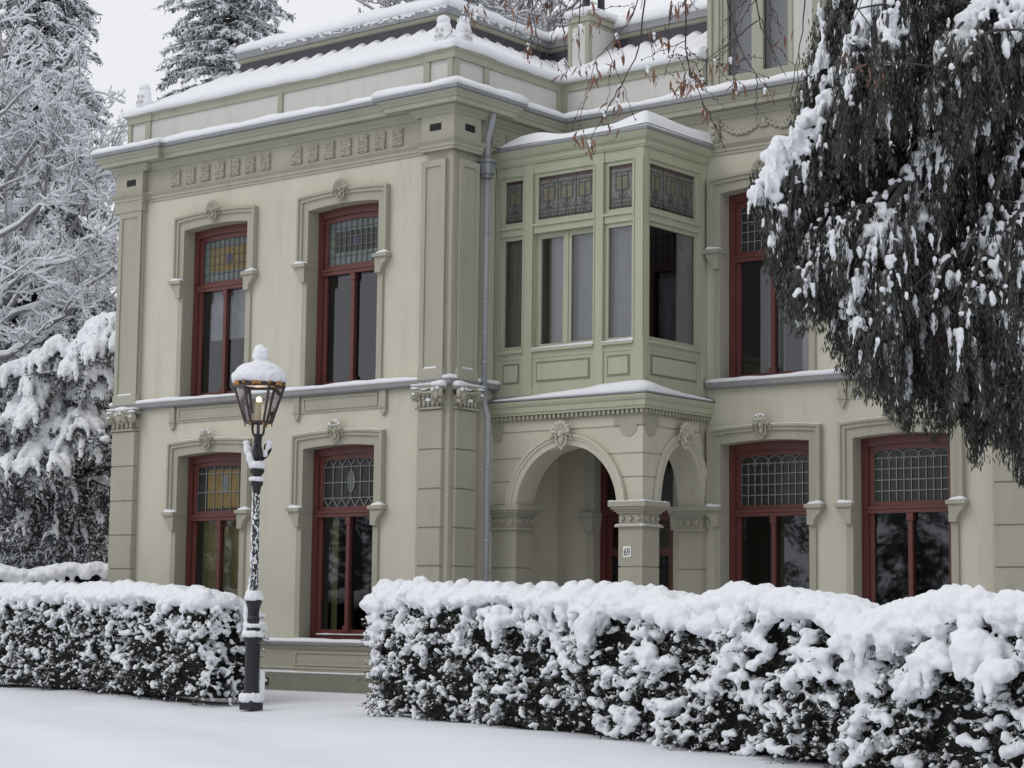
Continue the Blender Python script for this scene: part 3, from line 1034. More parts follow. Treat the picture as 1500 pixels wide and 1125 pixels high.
# ---- roof ------------------------------------------------------------------------------
IN, ZC = 1.32, 10.80                    # set-back and height of the upper curb
RP = [(XL, YB), (XL, 0), (0, 0), (0, D), (XR, D), (XR, YB)]
mb = MB()
for rp in (RP[:4]+[(2.80, D)], [(4.92, D)]+RP[4:]):
    mb.sweep([(-.10, 9.70), (-IN+.02, 10.56), (-IN-.06, 10.90), (-IN-.25, 10.90), (-IN-.25, 10.58), (-.12, 9.60)], rp)
roof = part(mb, 'roof', M['tile'])
mb = MB()
def slope_snow(p0, p1, nrm, cut0, cut1):
    """rippled snow lying on the pantiles; plan edge p0-p1 trimmed by mitres cut0/cut1 (+1 hip shortens, -1 valley lengthens)"""
    p0, p1 = np.array(p0, float), np.array(p1, float)
    L = np.linalg.norm(p1-p0)
    t = (p1-p0)/L
    nrm = np.array(nrm, float)
    NU, NV = int(L/.03), 10
    v = []
    for j in range(NV):
        q = -.03+(IN-.12)*j/(NV-1)
        s = np.linspace(cut0*q, L-cut1*q, NU)
        al = s
        rip = .105*np.abs(np.sin(al*math.pi/.33))**.75
        k = max(0, (j/(NV-1)-.25)/.75)**1.5
        z = 9.935+q*(10.60-9.935)/IN-.07*max(0, 1-(q+.03)/.14)+rip*k+.012*noise1(al*1.3+j*.3, 77)
        xy = p0+t*s[:, None]-nrm*q
        if j == NV-1:
            xy = xy+nrm*(.03-.03*np.abs(np.sin(al*math.pi/.33)))[:, None]
        v.append(np.concatenate([xy, z[:, None]], 1))
    # lip down to the tiles
    lip = v[-1].copy(); lip[:, 2] -= .13
    v.append(lip)
    v = np.concatenate(v)
    i = np.arange((NV)*(NU-1))
    r, c = i//(NU-1), i % (NU-1)
    mb.arr(v, np.stack([r*NU+c, r*NU+c+1, (r+1)*NU+c+1, (r+1)*NU+c], 1))
slope_snow((XL, 0), (0, 0), (0, -1), 1, 1)
slope_snow((0, 0), (0, D), (1, 0), 1, -1)
slope_snow((0, D), (2.78, D), (0, -1), -1, 0)
slope_snow((4.95, D), (XR, D), (0, -1), 0, 1)
slope_snow((XL, YB), (XL, 0), (-1, 0), 0, 1)
slope_snow((XR, D), (XR, YB), (1, 0), 1, 0)
part(mb, 'roof_snow', M['snow'], roof, smooth=True, nfix=False)
CP = [(XL+IN+.05, YB), (XL+IN+.05, IN+.05), (-IN-.05, IN+.05), (-IN-.05, D+IN+.05), (XR-IN-.05, D+IN+.05), (XR-IN-.05, YB)]
mb = MB()
mb.sweep([(-.4, 10.80), (.0, 10.80), (.03, 10.83), (.05, 10.885), (-.4, 10.885)], CP, m=0)
mb.sweep([(-.4, 10.887), (.07, 10.887), (.07, 11.06), (.045, 11.065), (-.4, 11.10)], CP, m=1)
for i in range(5):                       # welted joints of the zinc fascia
    x = XL+IN+.7+i*1.05
    if x < -IN-.2:
        mb.box(x-.01, x+.01, IN-.030, IN+.0, 10.89, 11.07, 1)
for i in range(3):
    y = IN+.75+i*1.0
    mb.box(-IN-.02, -IN+.030, y-.01, y+.01, 10.89, 11.07, 1)
part(mb, 'roof_curb', [M['cornice'], M['zinc']], roof)
mb = MB()
mb.sweep([(-.9, 11.02), (-.9, 11.27), (-.3, 11.26), (-.08, 11.24), (.04, 11.19), (.095, 11.11), (.10, 11.03), (.06, 11.0)], CP, step=.10, amp=.20, seed=41, zbase=11.0)
us = np.random.default_rng(4).uniform(0, 1, (260, 3))
xs_ = XL+IN+.6+(XL*-1-2*IN-.6)*us[:, 0]
mb.blobs(np.stack([xs_, np.full(260, IN-.022), 10.93+.12*us[:, 1]**.6], 1), np.stack([.02+.05*us[:, 2], np.full(260, .012), .012+.03*us[:, 1]], 1), tpl=ICO1)
mb.blobs(np.stack([np.full(60, -IN+.022), IN+.2+2.3*us[:60, 0], 10.92+.1*us[:60, 1]], 1), np.stack([np.full(60, .01), .015+.04*us[:60, 2], .01+.02*us[:60, 1]], 1), tpl=ICO1)
part(mb, 'curb_snow', M['snow'], roof, smooth=True)
mb = MB()
mb.add([(XL+IN, IN+.3, 11.2), (-IN, IN+.3, 11.2), (-IN, YB, 11.2), (XL+IN, YB, 11.2)], [(0, 1, 2, 3)])
mb.add([(-IN-.4, D+IN+.3, 11.195), (XR-IN, D+IN+.3, 11.195), (XR-IN, YB, 11.195), (-IN-.4, YB, 11.195)], [(0, 1, 2, 3)])
part(mb, 'flat_roof_snow', M['snow'], roof, nfix=False)
# chimney
mb = MB()
mb.box(-.33, .075, 3.30, 4.1, 9.9, 10.98)
mb.box(-.36, .105, 3.27, 4.13, 10.98, 11.08)
mb.box(-.39, .135, 3.24, 4.16, 11.08, 11.13)
mb.box(.02, .085, 3.288, 3.36, 9.9, 10.98, 0)
mb.box(-.34, -.27, 3.288, 3.31, 9.9, 10.98, 0)
mb.box(-.26, .01, 3.296, 3.31, 10.0, 10.9, 1)
mb.box(.06, .079, 3.40, 4.0, 10.0, 10.9, 1)
ch = part(mb, 'chimney', [M['cornice'], M['panelwhite']])
mb = MB()
mb.blobs([(-.2, 3.5, 11.15), (.0, 3.6, 11.16), (-.1, 3.9, 11.17), (.02, 4.05, 11.14), (-.3, 3.32, 11.13), (-.02, 3.33, 11.14), (-.12, 3.6, 11.2)],
         [(.22, .24, .11), (.17, .3, .10), (.26, .3, .12), (.12, .16, .09), (.13, .13, .08), (.18, .13, .09), (.16, .2, .12)], tpl=ICO3)
part(mb, 'chimney_snow', M['snow'], ch, smooth=True, nfix=False)
mb = MB()
for x, y in ((-.08, 3.85), (-.2, 3.6)):
    mb.lathe([(.07, 11.13), (.06, 11.5), (.085, 11.5), (.085, 11.56)], (x, y), 10)
part(mb, 'chimney_pot', M['iron'], ch)
# dormer
DY = D+.02
mb = MB()
def dbox(a, b, y0, y1, c, d, m=0):
    mb.box(a, b, DY+y0, DY+y1, c, d, m)
dbox(2.76, 4.96, .06, 2.4, 9.06, 9.44, 0)
dbox(2.76, 4.96, .06, 2.4, 10.72, 11.0, 0)
dbox(2.76, 3.03, .06, 2.4, 9.44, 10.72, 0)
dbox(4.69, 4.96, .06, 2.4, 9.44, 10.72, 0)
dbox(3.03, 4.69, 2.0, 2.4, 9.44, 10.72, 0)
for a, b in ((3.03, 3.11), (3.55, 3.75), (4.19, 4.27), (4.61, 4.69)):
    dbox(a, b, .09, .17, 9.44, 10.72)
dbox(4.27, 4.61, .11, .16, 9.44, 10.72, 1)
for a, b in ((2.80, 2.86), (2.93, 2.99), (4.73, 4.79), (4.86, 4.92)):
    dbox(a, b, .03, .08, 9.1, 10.9)
dbox(2.62, 2.74, .30, .36, 9.44, 10.6, 1)
dbox(2.70, 5.02, -.06, 2.46, 11.0, 11.10)
dm = part(mb, 'dormer', [M['cornice'], M['panelwhite']])
for a, b in ((3.11, 3.55), (3.75, 4.19)):
    mb = MB()
    mb.add([(a, DY+.14, 9.45), (b, DY+.14, 9.45), (b, DY+.14, 10.71), (a, DY+.14, 10.71)], [(0, 1, 2, 3)])
    part(mb, 'pane', M['glass'], dm, nfix=False)
    mb = MB()
    mb.add([(a-.05, DY+.4, 9.40), (b+.05, DY+.4, 9.40), (b+.05, DY+.4, 10.75), (a-.05, DY+.4, 10.75)], [(0, 1, 2, 3)])
    part(mb, 'curtain', M['blind_grey'], dm, nfix=False)
mb = MB()
mb.blobs([(3.0, DY+.6, 11.14), (3.8, DY+.7, 11.15), (4.6, DY+.6, 11.14)], [(.5, .75, .14), (.7, .8, .15), (.5, .75, .14)], tpl=ICO3)
part(mb, 'dormer_snow', M['snow'], dm, smooth=True, nfix=False)

# ---- porch under the bay -----------------------------------------------------------------
ACX, AR, SPR = 1.425, .943, 2.77         # front arch
SCY, SA, SB = 2.01, .55, .94             # side arch: half width, rise
FP, SP = fF(0, BY), fS(BX, 0)
def arch_xy(cx, a, b, t):
    return cx+a*math.cos(t), SPR+b*math.sin(t)
def half_at(z, a, b):
    q = (z-SPR)/b
    return a*math.sqrt(max(0, 1-q*q)) if q < 1 else 0
def spandrel(mb, cx, a, b, u0, u1, fn, d0, d1, bands):
    for za, zb in bands:
        for sg, ue in ((-1, u0), (1, u1)):
            ztop = min(zb, SPR+b)
            pts = []
            if za < SPR+b:
                for z in np.linspace(max(za, SPR), ztop, 12):
                    pts.append((cx+sg*half_at(z, a, b), z))
                if zb > SPR+b:
                    pts.append((cx, zb))
                poly = [(ue, za)]+pts+[(ue, zb)] if zb <= SPR+b+.001 or True else None
                mb.prism(poly, fn, d0, d1)
            elif sg == -1:
                mb.prism([(u0, za), (u1, za), (u1, zb), (u0, zb)], fn, d0, d1)
G = .011
mb = MB()
# core set back by the joint depth, then coursed facing blocks
spandrel(mb, ACX, AR, AR, 0, BX-.018, FP, .018, .42, [(SPR+.03, 4.10)])
spandrel(mb, SCY, SA, SB, BY+.4205, D, SP, .018, .42, [(SPR+.03, 4.10)])
CRS = [(2.86, 3.20-G), (3.20+G, 3.545-G), (3.545+G, 3.945-G), (3.945+G, 4.10)]
spandrel(mb, ACX, AR+.02, AR+.02, .0, BX, FP, .0, .05, CRS)
spandrel(mb, SCY, SA+.02, SB+.02, BY+.052, D, SP, .0, .05, CRS)
porch = part(mb, 'porch', M['wall'])
mb = MB()
def archivolt(cx, a, b, fn):
    T = np.linspace(0, math.pi, 41)
    def rg(e):
        return [arch_xy(cx, a+e, b+e, t) for t in T]
    mb.ring(rg(.155), rg(-.004), fn, -.028, .06)
    mb.ring(rg(.155), rg(.085), fn, -.052, -.01)
    mb.ring(rg(.165), rg(.130), fn, -.074, -.02)
archivolt(ACX, AR, AR, FP)
archivolt(SCY, SA, SB, SP)
part(mb, 'archivolt', M['wall'], porch)
mb = MB()
acanthus(mb, (ACX-.03, BY-.08, 3.83), .52, (0, -1, 0))
part(mb, 'keystone', M['wall'], porch, smooth=True, nfix=False)
mb = MB()
acanthus(mb, (BX+.08, SCY-.03, 3.83), .48, (1, 0, 0))
part(mb, 'keystone', M['wall'], porch, smooth=True, nfix=False)
# scalloped corner drops
for fn, (a, b) in ((FP, (2.30, 2.812)), (SP, (BY-.002, 1.42)), (FP, (.0, .22)), (SP, (2.50, 2.70))):
    w_ = b-a
    mb = MB()
    mb.prism([(a, 4.10), (b, 4.10), (b, 3.96), (a, 3.96)][::-1], fn, -.014, .03)
    c = (a+b)/2
    mb.prism([(c+.16*min(1, w_/.4)*math.cos(t), 3.962+.17*math.sin(t)) for t in np.linspace(math.pi, 2*math.pi, 14)], fn, -.012, .03)
    part(mb, 'corner_drop', M['trim'], porch)
# piers
def pier(x0, x1, y0, y1, right=True):
    mb = MB()
    mb.box(x0+.015, x1-.015, y0+.015, y1-.015, .0, 2.86)
    for a, b in ((.1, .72), (.74, 1.31), (1.33, 1.89), (1.91, 2.47)):
        mb.box(x0, x1, y0, y1, a, b)
    mb.box(x0-.02, x1+.02, y0-.02, y1+.02, .0, .5)
    def slab(e, a, b):
        mb.box(x0-e, x1+e, y0-e, y1+e, a, b)
    slab(.045, 2.472, 2.50); slab(.018, 2.502, 2.525)
    slab(-.004, 2.526, 2.668); slab(.025, 2.67, 2.70); slab(.055, 2.702, 2.73); slab(.085, 2.732, 2.765); slab(.115, 2.767, 2.84)
    # relief squares on the necking
    n = 3
    for i in range(n):
        u = x0+(x1-x0)*(i+.5)/n
        mb.prism([(u-.045, 2.60), (u, 2.555), (u+.045, 2.60), (u, 2.645)], fF(0, y0), -.03, .01)
        v = y0+(y1-y0)*(i+.5)/n
        if y1-y0 > .3:
            mb.prism([(v-.045, 2.60), (v, 2.555), (v+.045, 2.60), (v, 2.645)], fS(x1, 0), -.03, .01)
    return part(mb, 'pier', M['trim'], porch)
pier(2.385, BX, BY, BY+.42)
pier(.0, .475, BY, BY+.42)
pier(2.385, BX, 2.57, D)
mb = MB()
us = np.linspace(0, 1, 26)
for x0, x1, y0, y1, z, e in ((2.385, BX, BY, BY+.42, 2.845, .10), (2.385, BX, BY, BY+.42, 2.50, .03)):
    for (ax, ay, bx_, by_) in ((x0-e, y0-e+.02, x1+e, y0-e+.02), (x1+e-.02, y0-e, x1+e-.02, y1+e)):
        P = np.stack([ax+(bx_-ax)*us, ay+(by_-ay)*us, np.full(26, z)], 1)
        mb.blobs(P, np.stack([np.full(26, .035), np.full(26, .035), .012+.012*np.abs(noise1(us*7, 5))], 1), tpl=ICO1)
part(mb, 'pier_snow', M['snow'], porch, smooth=True, nfix=False)
# entablature over the porch
BPATH = [(0, BY), (BX, BY), (BX, D)]
mb = MB()
mb.sweep([(-.02, 4.10), (.03, 4.10), (.045, 4.115), (-.02, 4.118)], BPATH)
mb.sweep([(-.02, 4.12), (.035, 4.12), (.035, 4.185), (-.02, 4.185)], BPATH)
x = .04
while x < BX+.05:
    mb.box(x, x+.042, BY-.078, BY-.03, 4.122, 4.182); x += .084
y = BY-.03
while y < D-.03:
    mb.box(BX+.03, BX+.078, y, y+.042, 4.122, 4.182); y += .084
mb.sweep([(-.02, 4.187), (.095, 4.187), (.095, 4.225), (.115, 4.23), (.115, 4.31), (.135, 4.32), (.155, 4.36), (.155, 4.395), (-.02, 4.40)], BPATH, m=1)
mb.sweep([(-.02, 4.402), (.168, 4.402), (.168, 4.425), (-.02, 4.52)], BPATH, m=2)
part(mb, 'porch_cornice', [M['trim'], M['bay'], M['zinc']], porch)
mb = MB()
mb.sweep([(.0, 4.50), (.0, 4.585), (.06, 4.575), (.12, 4.55), (.172, 4.485), (.178, 4.44), (.165, 4.418)], [(.12, BY), (BX, BY), (BX, D-.1)], step=.08, amp=.15, seed=51, zbase=4.42, hfun=lambda t: np.interp(t, [0, .2, .45, .63, .70, 1.0], [.22, .5, .85, 1.15, .85, .25]))
part(mb, 'porch_snow', M['snow'], porch, smooth=True)
mb = MB()
mb.box(.01, BX-.43, BY+.43, D-.01, 4.0, 4.06)
part(mb, 'porch_ceiling', M['wall'], porch)
mb = MB()
mb.box(0, BX, BY-.3, D, -.05, .34)
mb.box(.3, BX+.3, BY-.65, BY-.3, -.05, .17)
part(mb, 'porch_step', M['stone'], porch)
# house number plate
mb = MB()
mb.prism([(2.475, 2.045), (2.485, 2.035), (2.605, 2.035), (2.615, 2.045), (2.615, 2.185), (2.605, 2.195), (2.485, 2.195), (2.475, 2.185)], FP, -.013, .005)
plate = part(mb, 'house_number', M['white'], label='small white enamel plate with the black number 69')
mb = MB()
def stroke(pts, w_=.011):
    for (a, b), (c, d) in zip(pts, pts[1:]):
        l = math.hypot(c-a, d-b)
        nu, nv = -(d-b)/l*w_/2, (c-a)/l*w_/2
        eu, ev = (c-a)/l*w_*.3, (d-b)/l*w_*.3
        mb.prism([(a+nu-eu, b+nv-ev), (c+nu+eu, d+nv+ev), (c-nu+eu, d-nv+ev), (a-nu-eu, b-nv-ev)], FP, -.0165, -.010)
def loop(cx, cz, rx, rz, n=14):
    stroke([(cx+rx*math.cos(t), cz+rz*math.sin(t)) for t in np.linspace(0, 2*math.pi, n)])
loop(2.520, 2.092, .019, .026)
stroke([(2.501, 2.092), (2.503, 2.125), (2.514, 2.152), (2.533, 2.158)])
loop(2.571, 2.135, .019, .026)
stroke([(2.590, 2.135), (2.588, 2.102), (2.577, 2.075), (2.558, 2.069)])
part(mb, 'numerals', M['black'], plate, nfix=False)

# entrance door in the back of the porch
mb = MB()
xd0, xd1 = .74, 2.24
fd = fF(0, D)
for a, b in ((xd0, xd0+.11), (xd1-.11, xd1)):
    mb.box(a, b, D+.12, D+.26, .34, 3.85)
mb.box(xd0+.11, xd1-.11, D+.12, D+.26, 3.74, 3.85)
mb.box(xd0+.11, xd1-.11, D+.10, D+.24, 2.76, 2.88)
door = part(mb, 'door', M['door'])
mb = MB()
for a, b in ((xd0+.112, 1.488), (1.492, xd1-.112)):
    for c, d, e, f in ((a, a+.10, .35, 2.755), (b-.10, b, .35, 2.755), (a+.10, b-.10, .35, .60), (a+.10, b-.10, 1.0, 1.12), (a+.10, b-.10, 2.12, 2.24), (a+.10, b-.10, 2.65, 2.755)):
        mb.box(c, d, D+.15, D+.20, e, f)
    mb.box(a+.10, b-.10, D+.17, D+.19, .60, 1.0)
part(mb, 'door_leaf', M['door'], door)
mb = MB()
for a, b in ((xd0+.21, 1.39), (1.59, xd1-.21)):
    mb.add([fd(a, 1.12, .185), fd(b, 1.12, .185), fd(b, 2.12, .185), fd(a, 2.12, .185)], [(0, 1, 2, 3)])
    mb.add([fd(a, 2.24, .185), fd(b, 2.24, .185), fd(b, 2.65, .185), fd(a, 2.65, .185)], [(0, 1, 2, 3)])
mb.add([fd(xd0+.1, 2.88, .18), fd(xd1-.1, 2.88, .18), fd(xd1-.1, 3.75, .18), fd(xd0+.1, 3.75, .18)], [(0, 1, 2, 3)])
part(mb, 'pane', M['glass'], door, nfix=False)
mb = MB()       # wrought iron scrollwork in front of the door glass
for a, b in ((xd0+.21, 1.39), (1.59, xd1-.21)):
    for i in range(6):
        u = a+(b-a)*i/5
        mb.tube([(u, D+.165, 1.12), (u, D+.165, 2.12)], .008, 5)
    for i in range(5):
        u = a+(b-a)*(i+.5)/5
        for zc in (1.3, 1.62, 1.94):
            mb.tube([(u+.032*math.cos(t)*(1-t/14), D+.165, zc+.10*math.sin(t)) for t in np.linspace(0, 9, 18)], .006, 5)
part(mb, 'door_grille', M['iron'], door)
mb = MB()
mb.lathe([(.012, 0), (.03, .01), (.034, .03), (.02, .05)], (0, 0), 12)
kn = mb
kn.V = [np.stack([v[:, 0]+1.54, -v[:, 2]+D+.15, v[:, 1]+1.3], 1) for v in kn.V]
part(kn, 'handle', M['gold'], door, smooth=True)
# stucco jamb with impost beside the door
for sg, xj in ((-1, xd0), (1, xd1)):
    mb = MB()
    a, b = sorted((xj, xj+sg*.13))
    mb.box(a, b, D-.05, D+.125, .34, 2.50)
    prof = [(0, 2.50), (.13, 2.50), (.15, 2.57), (.22, 2.66), (.24, 2.73), (-.02, 2.73)]
    mb.prism([(xj+sg*u, z) for u, z in prof], fd, -.11, .12)
    a, b = sorted((xj-sg*.03, xj+sg*.27))
    mb.box(a, b, D-.14, D+.12, 2.731, 2.80)
    a, b = sorted((xj, xj+sg*.18))
    mb.box(a, b, D-.05, D+.125, 2.801, 4.0)
    part(mb, 'door_surround', M['trim'], door)

# ---- green timber bay window ------------------------------------------------------------
mb = MB()
TH = .11
def member(fn, u0, u1, z0, z1, d0=0.0, d1=TH, m=0):
    mb.prism([(u0, z0), (u1, z0), (u1, z1), (u0, z1)], fn, d0, d1, m)
POSTS = [(.02, .105), (.565, .75), (1.905, 2.085), (2.63, BX)]
for u0, u1 in POSTS:
    member(FP, u0, u1, 4.44, 8.07, -.012, TH)
    for q in (u0, u1-.022):
        member(FP, q, q+.022, 5.24, 7.90, -.026, -.005)
member(SP, BY+.112, BY+.13, 4.44, 8.07, -.012, TH)
member(SP, 2.50, D, 4.44, 8.07, -.012, TH)
SECT = [(.105, .565), (.75, 1.905), (2.085, 2.63)]
def sash(fn, u0, u1, z0, z1, e, d):
    for a, b, c, f in ((u0, u0+e, z0, z1), (u1-e, u1, z0, z1), (u0+e, u1-e, z0, z0+e), (u0+e, u1-e, z1-e, z1)):
        member(fn, a, b, c, f, d, d+.06)
for fn, secs in ((FP, SECT), (SP, [(BY+.131, 2.50)])):
    for k, (u0, u1) in enumerate(secs):
        member(fn, u0, u1, 7.91, 8.07, .004, TH)                  # head
        member(fn, u0, u1, 6.98, 7.13, .002, TH)                  # transom
        member(fn, u0-.01, u1+.01, 7.085, 7.125, -.030, .01)
        member(fn, u0, u1, 5.06, 5.20, .002, TH)                  # sill rail
        member(fn, u0-.01, u1+.01, 5.155, 5.205, -.045, .01)
        member(fn, u0, u1, 4.44, 5.06, .012, TH-.02)              # panel field
        member(fn, u0, u1, 4.44, 4.60, -.002, .02)
        a, b = u0+(.07 if u1-u0 < .9 else .07), u1-(.07)
        for c, d, e, f in ((a, b, 4.975, 5.0), (a, b, 4.69, 4.715), (a, a+.022, 4.715, 4.975), (b-.022, b, 4.715, 4.975)):
            member(fn, c, d, e, f, .002, .02, 1)                   # dark moulding round the raised panel
        member(fn, a+.028, b-.028, 4.72, 4.97, -.006, .02)
        sash(fn, u0, u1, 7.13, 7.91, .06, .035)
        if fn is FP and k == 1:
            c = (u0+u1)/2
            sash(fn, u0, c-.002, 5.205, 6.978, .075, .10)
            sash(fn, c+.002, u1, 5.205, 6.978, .075, .10)
            member(fn, c-.03, c+.03, 5.21, 6.97, .085, .12)
        else:
            sash(fn, u0, u1, 5.205, 6.978, .06, .035)
mb.sweep([(-.02, 4.43), (.02, 4.43), (.02, 4.50), (-.02, 4.52)], BPATH)
bay = part(mb, 'bay_window', [M['bay'], M['baydark']])
mb = MB()
mb.sweep([(-.02, 8.07), (.03, 8.07), (.035, 8.09), (.05, 8.10), (.05, 8.16), (.10, 8.19), (.15, 8.26), (.155, 8.28), (-.02, 8.28)], BPATH)
mb.sweep([(-.02, 8.282), (.17, 8.282), (.17, 8.325), (-.02, 8.345)], BPATH, m=1)
mb.add([(0, BY, 8.345), (BX, BY, 8.345), (BX, D, 8.345), (0, D, 8.345)], [(0, 1, 2, 3)], 1)
part(mb, 'bay_cornice', [M['bay'], M['zinc']], bay)
mb = MB()
mb.box(.0, BX-.02, BY+.12, D, 8.05, 8.067)
part(mb, 'bay_ceiling', M['bay'], bay)
mb = MB()
mb.box(.0, BX-.02, BY+.12, D, 4.45, 4.50)
part(mb, 'bay_floor', M['floor_in'], bay)
mb = MB()
NXs, NYs = 60, 36
u, v = np.meshgrid(np.linspace(0, 1, NXs), np.linspace(0, 1, NYs))
X = .12+u*(BX+.17-.12)
Y = (BY-.17)+v*(D+.05-BY+.17)
e = np.minimum.reduce([(X-.12)/1.0, (BX+.172-X)/.12, (Y-BY+.172)/.12, np.ones_like(X)])
e = np.clip(e, 0, 1)
Z = 8.315+(.17+.05*np.sin(X*2.2+.6)+.02*np.sin(X*6+Y*3)+.045*np.clip((X-2.0)/.5, 0, 1))*np.sqrt(np.clip(1-(1-e)**2, 0, 1))
i = np.arange((NYs-1)*(NXs-1)); r, c = i//(NXs-1), i % (NXs-1)
mb.arr(np.stack([X, Y, Z], -1).reshape(-1, 3), np.stack([r*NXs+c, r*NXs+c+1, (r+1)*NXs+c+1, (r+1)*NXs+c], 1))
mb.box(.2, BX+.155, BY-.155, D, 8.30, 8.36)
part(mb, 'bay_snow', M['snow'], bay, smooth=True, nfix=False)
mb = MB()
for a, b, q in ((.76, 1.90, .003), (2.09, 2.62, .006)):
    us = np.linspace(a, b, 40)
    mb.blobs(np.stack([us, np.full(40, BY-.02), np.full(40, 5.208)], 1), np.stack([np.full(40, .03), np.full(40, .035), .010+.022*np.clip((us-a)/(b-a), 0, 1)+.006*np.abs(noise1(us*5, 9))], 1), tpl=ICO1)
part(mb, 'bay_sill_snow', M['snow'], bay, smooth=True, nfix=False)
# panes
def quad(fn, u0, u1, z0, z1, d, m=0):
    mb.add([fn(u0, z0, d), fn(u1, z0, d), fn(u1, z1, d), fn(u0, z1, d)], [(0, 1, 2, 3)], m)
for fn, u0, u1, d in ((FP, .165, .505, .065), (FP, .825, 1.25, .13), (FP, 1.405, 1.83, .13), (FP, 2.145, 2.57, .065), (SP, BY+.19, 2.44, .065)):
    mb = MB()
    quad(fn, u0-.01, u1+.01, 5.25, 6.93, d)
    part(mb, 'pane', M['glass'], bay, nfix=False)
MS = [M['g_bay'], M['leaddark'], M['g_rose'], M['g_olive'], M['g_blue'], M['g_violet']]
def art_light(fn, u0, u1, n, seed):
    z0, z1, d = 7.19, 7.85, .075
    quad(fn, u0, u1, z0, z1, d)
    quad(fn, u0, u1, z0, z0+.045, d-.004, 2)
    quad(fn, u0, u1, z1-.05, z1, d-.004, 2 if seed % 2 else 0)
    W = (u1-u0)/n
    L = lambda a, b, c, e: mb.prism([(a, b), (c, b), (c, e), (a, e)], fn, d-.014, d-.006, 1)
    for k in range(n):
        a = u0+W*k
        c = a+W/2
        L(a, z0, a+.007, z1)
        L(c-.004, z0+.06, c+.004, z1-.14)
        quad(fn, c-.10, c-.02, z1-.36, z1-.17, d-.003, 3); quad(fn, c+.02, c+.10, z1-.36, z1-.17, d-.003, 3)
        L(c-.11, z1-.165, c+.11, z1-.155); L(c-.11, z1-.375, c+.11, z1-.365)
        L(c-.115, z1-.375, c-.107, z1-.10); L(c+.107, z1-.375, c+.115, z1-.10)
        L(a, z1-.105, a+W, z1-.095)
        L(a, z0+.155, a+W, z0+.162)
        for dx, dz in ((-.06, .02), (.06, .02), (0, .05), (-.03, -.03), (.03, -.03)):
            mb.prism([(c+dx+.02*math.cos(t), z1-.45+dz+.022*math.sin(t)) for t in np.linspace(0, 6.28, 7)[:-1]], fn, d-.012, d-.004, 4 if abs(dx) > .05 else 5)
        for q in np.arange(a, a+W, .07):
            L(q, z0, q+.006, z0+.10)
    L(u0, z0+.045, u1, z0+.052)
    L(u0, z0+.10, u1, z0+.106)
for fn, u0, u1, n, sd in ((FP, .165, .505, 1, 1), (FP, .81, 1.845, 3, 1), (FP, 2.145, 2.57, 1, 1), (SP, BY+.19, 2.44, 3, 1)):
    mb = MB()
    art_light(fn, u0, u1, n, sd)
    part(mb, 'leaded_pane', MS, bay, nfix=False)
mb = MB()
for a, b, dd, mi in ((.12, .60, .20, 1), (.86, .98, .27, 1), (.98, 1.40, .25, 0), (1.36, 2.08, .27, 0), (2.08, 2.56, .20, 0)):
    us = np.linspace(a, b, 30)
    ds = dd+(.006 if mi == 0 else .015)*np.sin(us*52)
    v = [FP(u, 5.1, d) for u, d in zip(us, ds)]+[FP(u, 7.02, d) for u, d in zip(us, ds)]
    mb.add(v, [(i, i+1, 31+i, 30+i) for i in range(29)], mi)
part(mb, 'curtain', [M['blind_grey'], M['blind_brown']], bay, smooth=True, nfix=False)
mb = MB()
mb.box(BX-.115, BX-.10, 2.04, 2.48, 5.2, 7.0)
part(mb, 'side_panel', M['panelwhite'], bay)
mb = MB()     # glazed inner door seen through the side pane
for a, b, c, d in ((1.86, 1.93, 4.55, 6.35), (2.35, 2.42, 4.55, 6.35), (1.93, 2.35, 6.28, 6.35), (2.13, 2.15, 4.55, 6.28)):
    mb.box(a, b, D-.05, D-.01, c, d)
for z in (4.9, 5.25, 5.6, 5.95):
    mb.box(1.93, 2.35, D-.045, D-.012, z-.012, z+.012)
part(mb, 'inner_door', M['dark'], bay)

# ---- downpipe -------------------------------------------------------------------------------
mb = MB()
px, py = .16, .635
pts = [(.24, .66, 8.93), (.24, .66, 8.84), (.235, .655, 8.78), (.17, .64, 8.52), (.155, py, 8.44), (.15, py, 8.36), (.15, py, 8.10)]
mb.tube(pts, .049, 10)
pts = [(.15, py, 7.86), (.15, py, 4.80), (.15, py, 4.62), (.16, py+.02, 4.56), (.26, py+.13, 4.34), (.27, py+.14, 4.27)]
mb.tube([(.15, py, 7.86), (.15, py, 4.50)], .047, 10)
mb.tube([(.15, py, 4.50), (.15, py, 4.38), (.165, py+.01, 4.30), (.20, py+.03, 4.18), (.205, py+.03, 4.10), (.205, py+.03, .2)], .049, 10)
for z in (7.0, 6.0, 5.45, 5.0):
    mb.lathe([(.047, z-.025), (.058, z-.02), (.058, z+.02), (.047, z+.025)], (.15, py), 12)
for z in (3.4, 2.3, 1.2):
    mb.lathe([(.049, z-.03), (.061, z-.025), (.061, z+.025), (.049, z+.03)], (.205, py+.03), 12)
dp = part(mb, 'downpipe', M['pipe'], smooth=True)
mb = MB()
def hop(e, z0, z1):
    mb.prism([(.15+e*.62, py-e), (.15+e, py-e*.62), (.15+e, py+e*.62), (.15+e*.62, py+e), (.15-e*.62, py+e), (.15-e, py+e*.62), (.15-e, py-e*.62), (.15-e*.62, py-e)], lambda u, v, d: (u, v, d), z0, z1)
hop(.105, 7.90, 8.08); hop(.13, 8.08, 8.13); hop(.08, 7.84, 7.90)
part(mb, 'hopper', M['zinc'], dp)

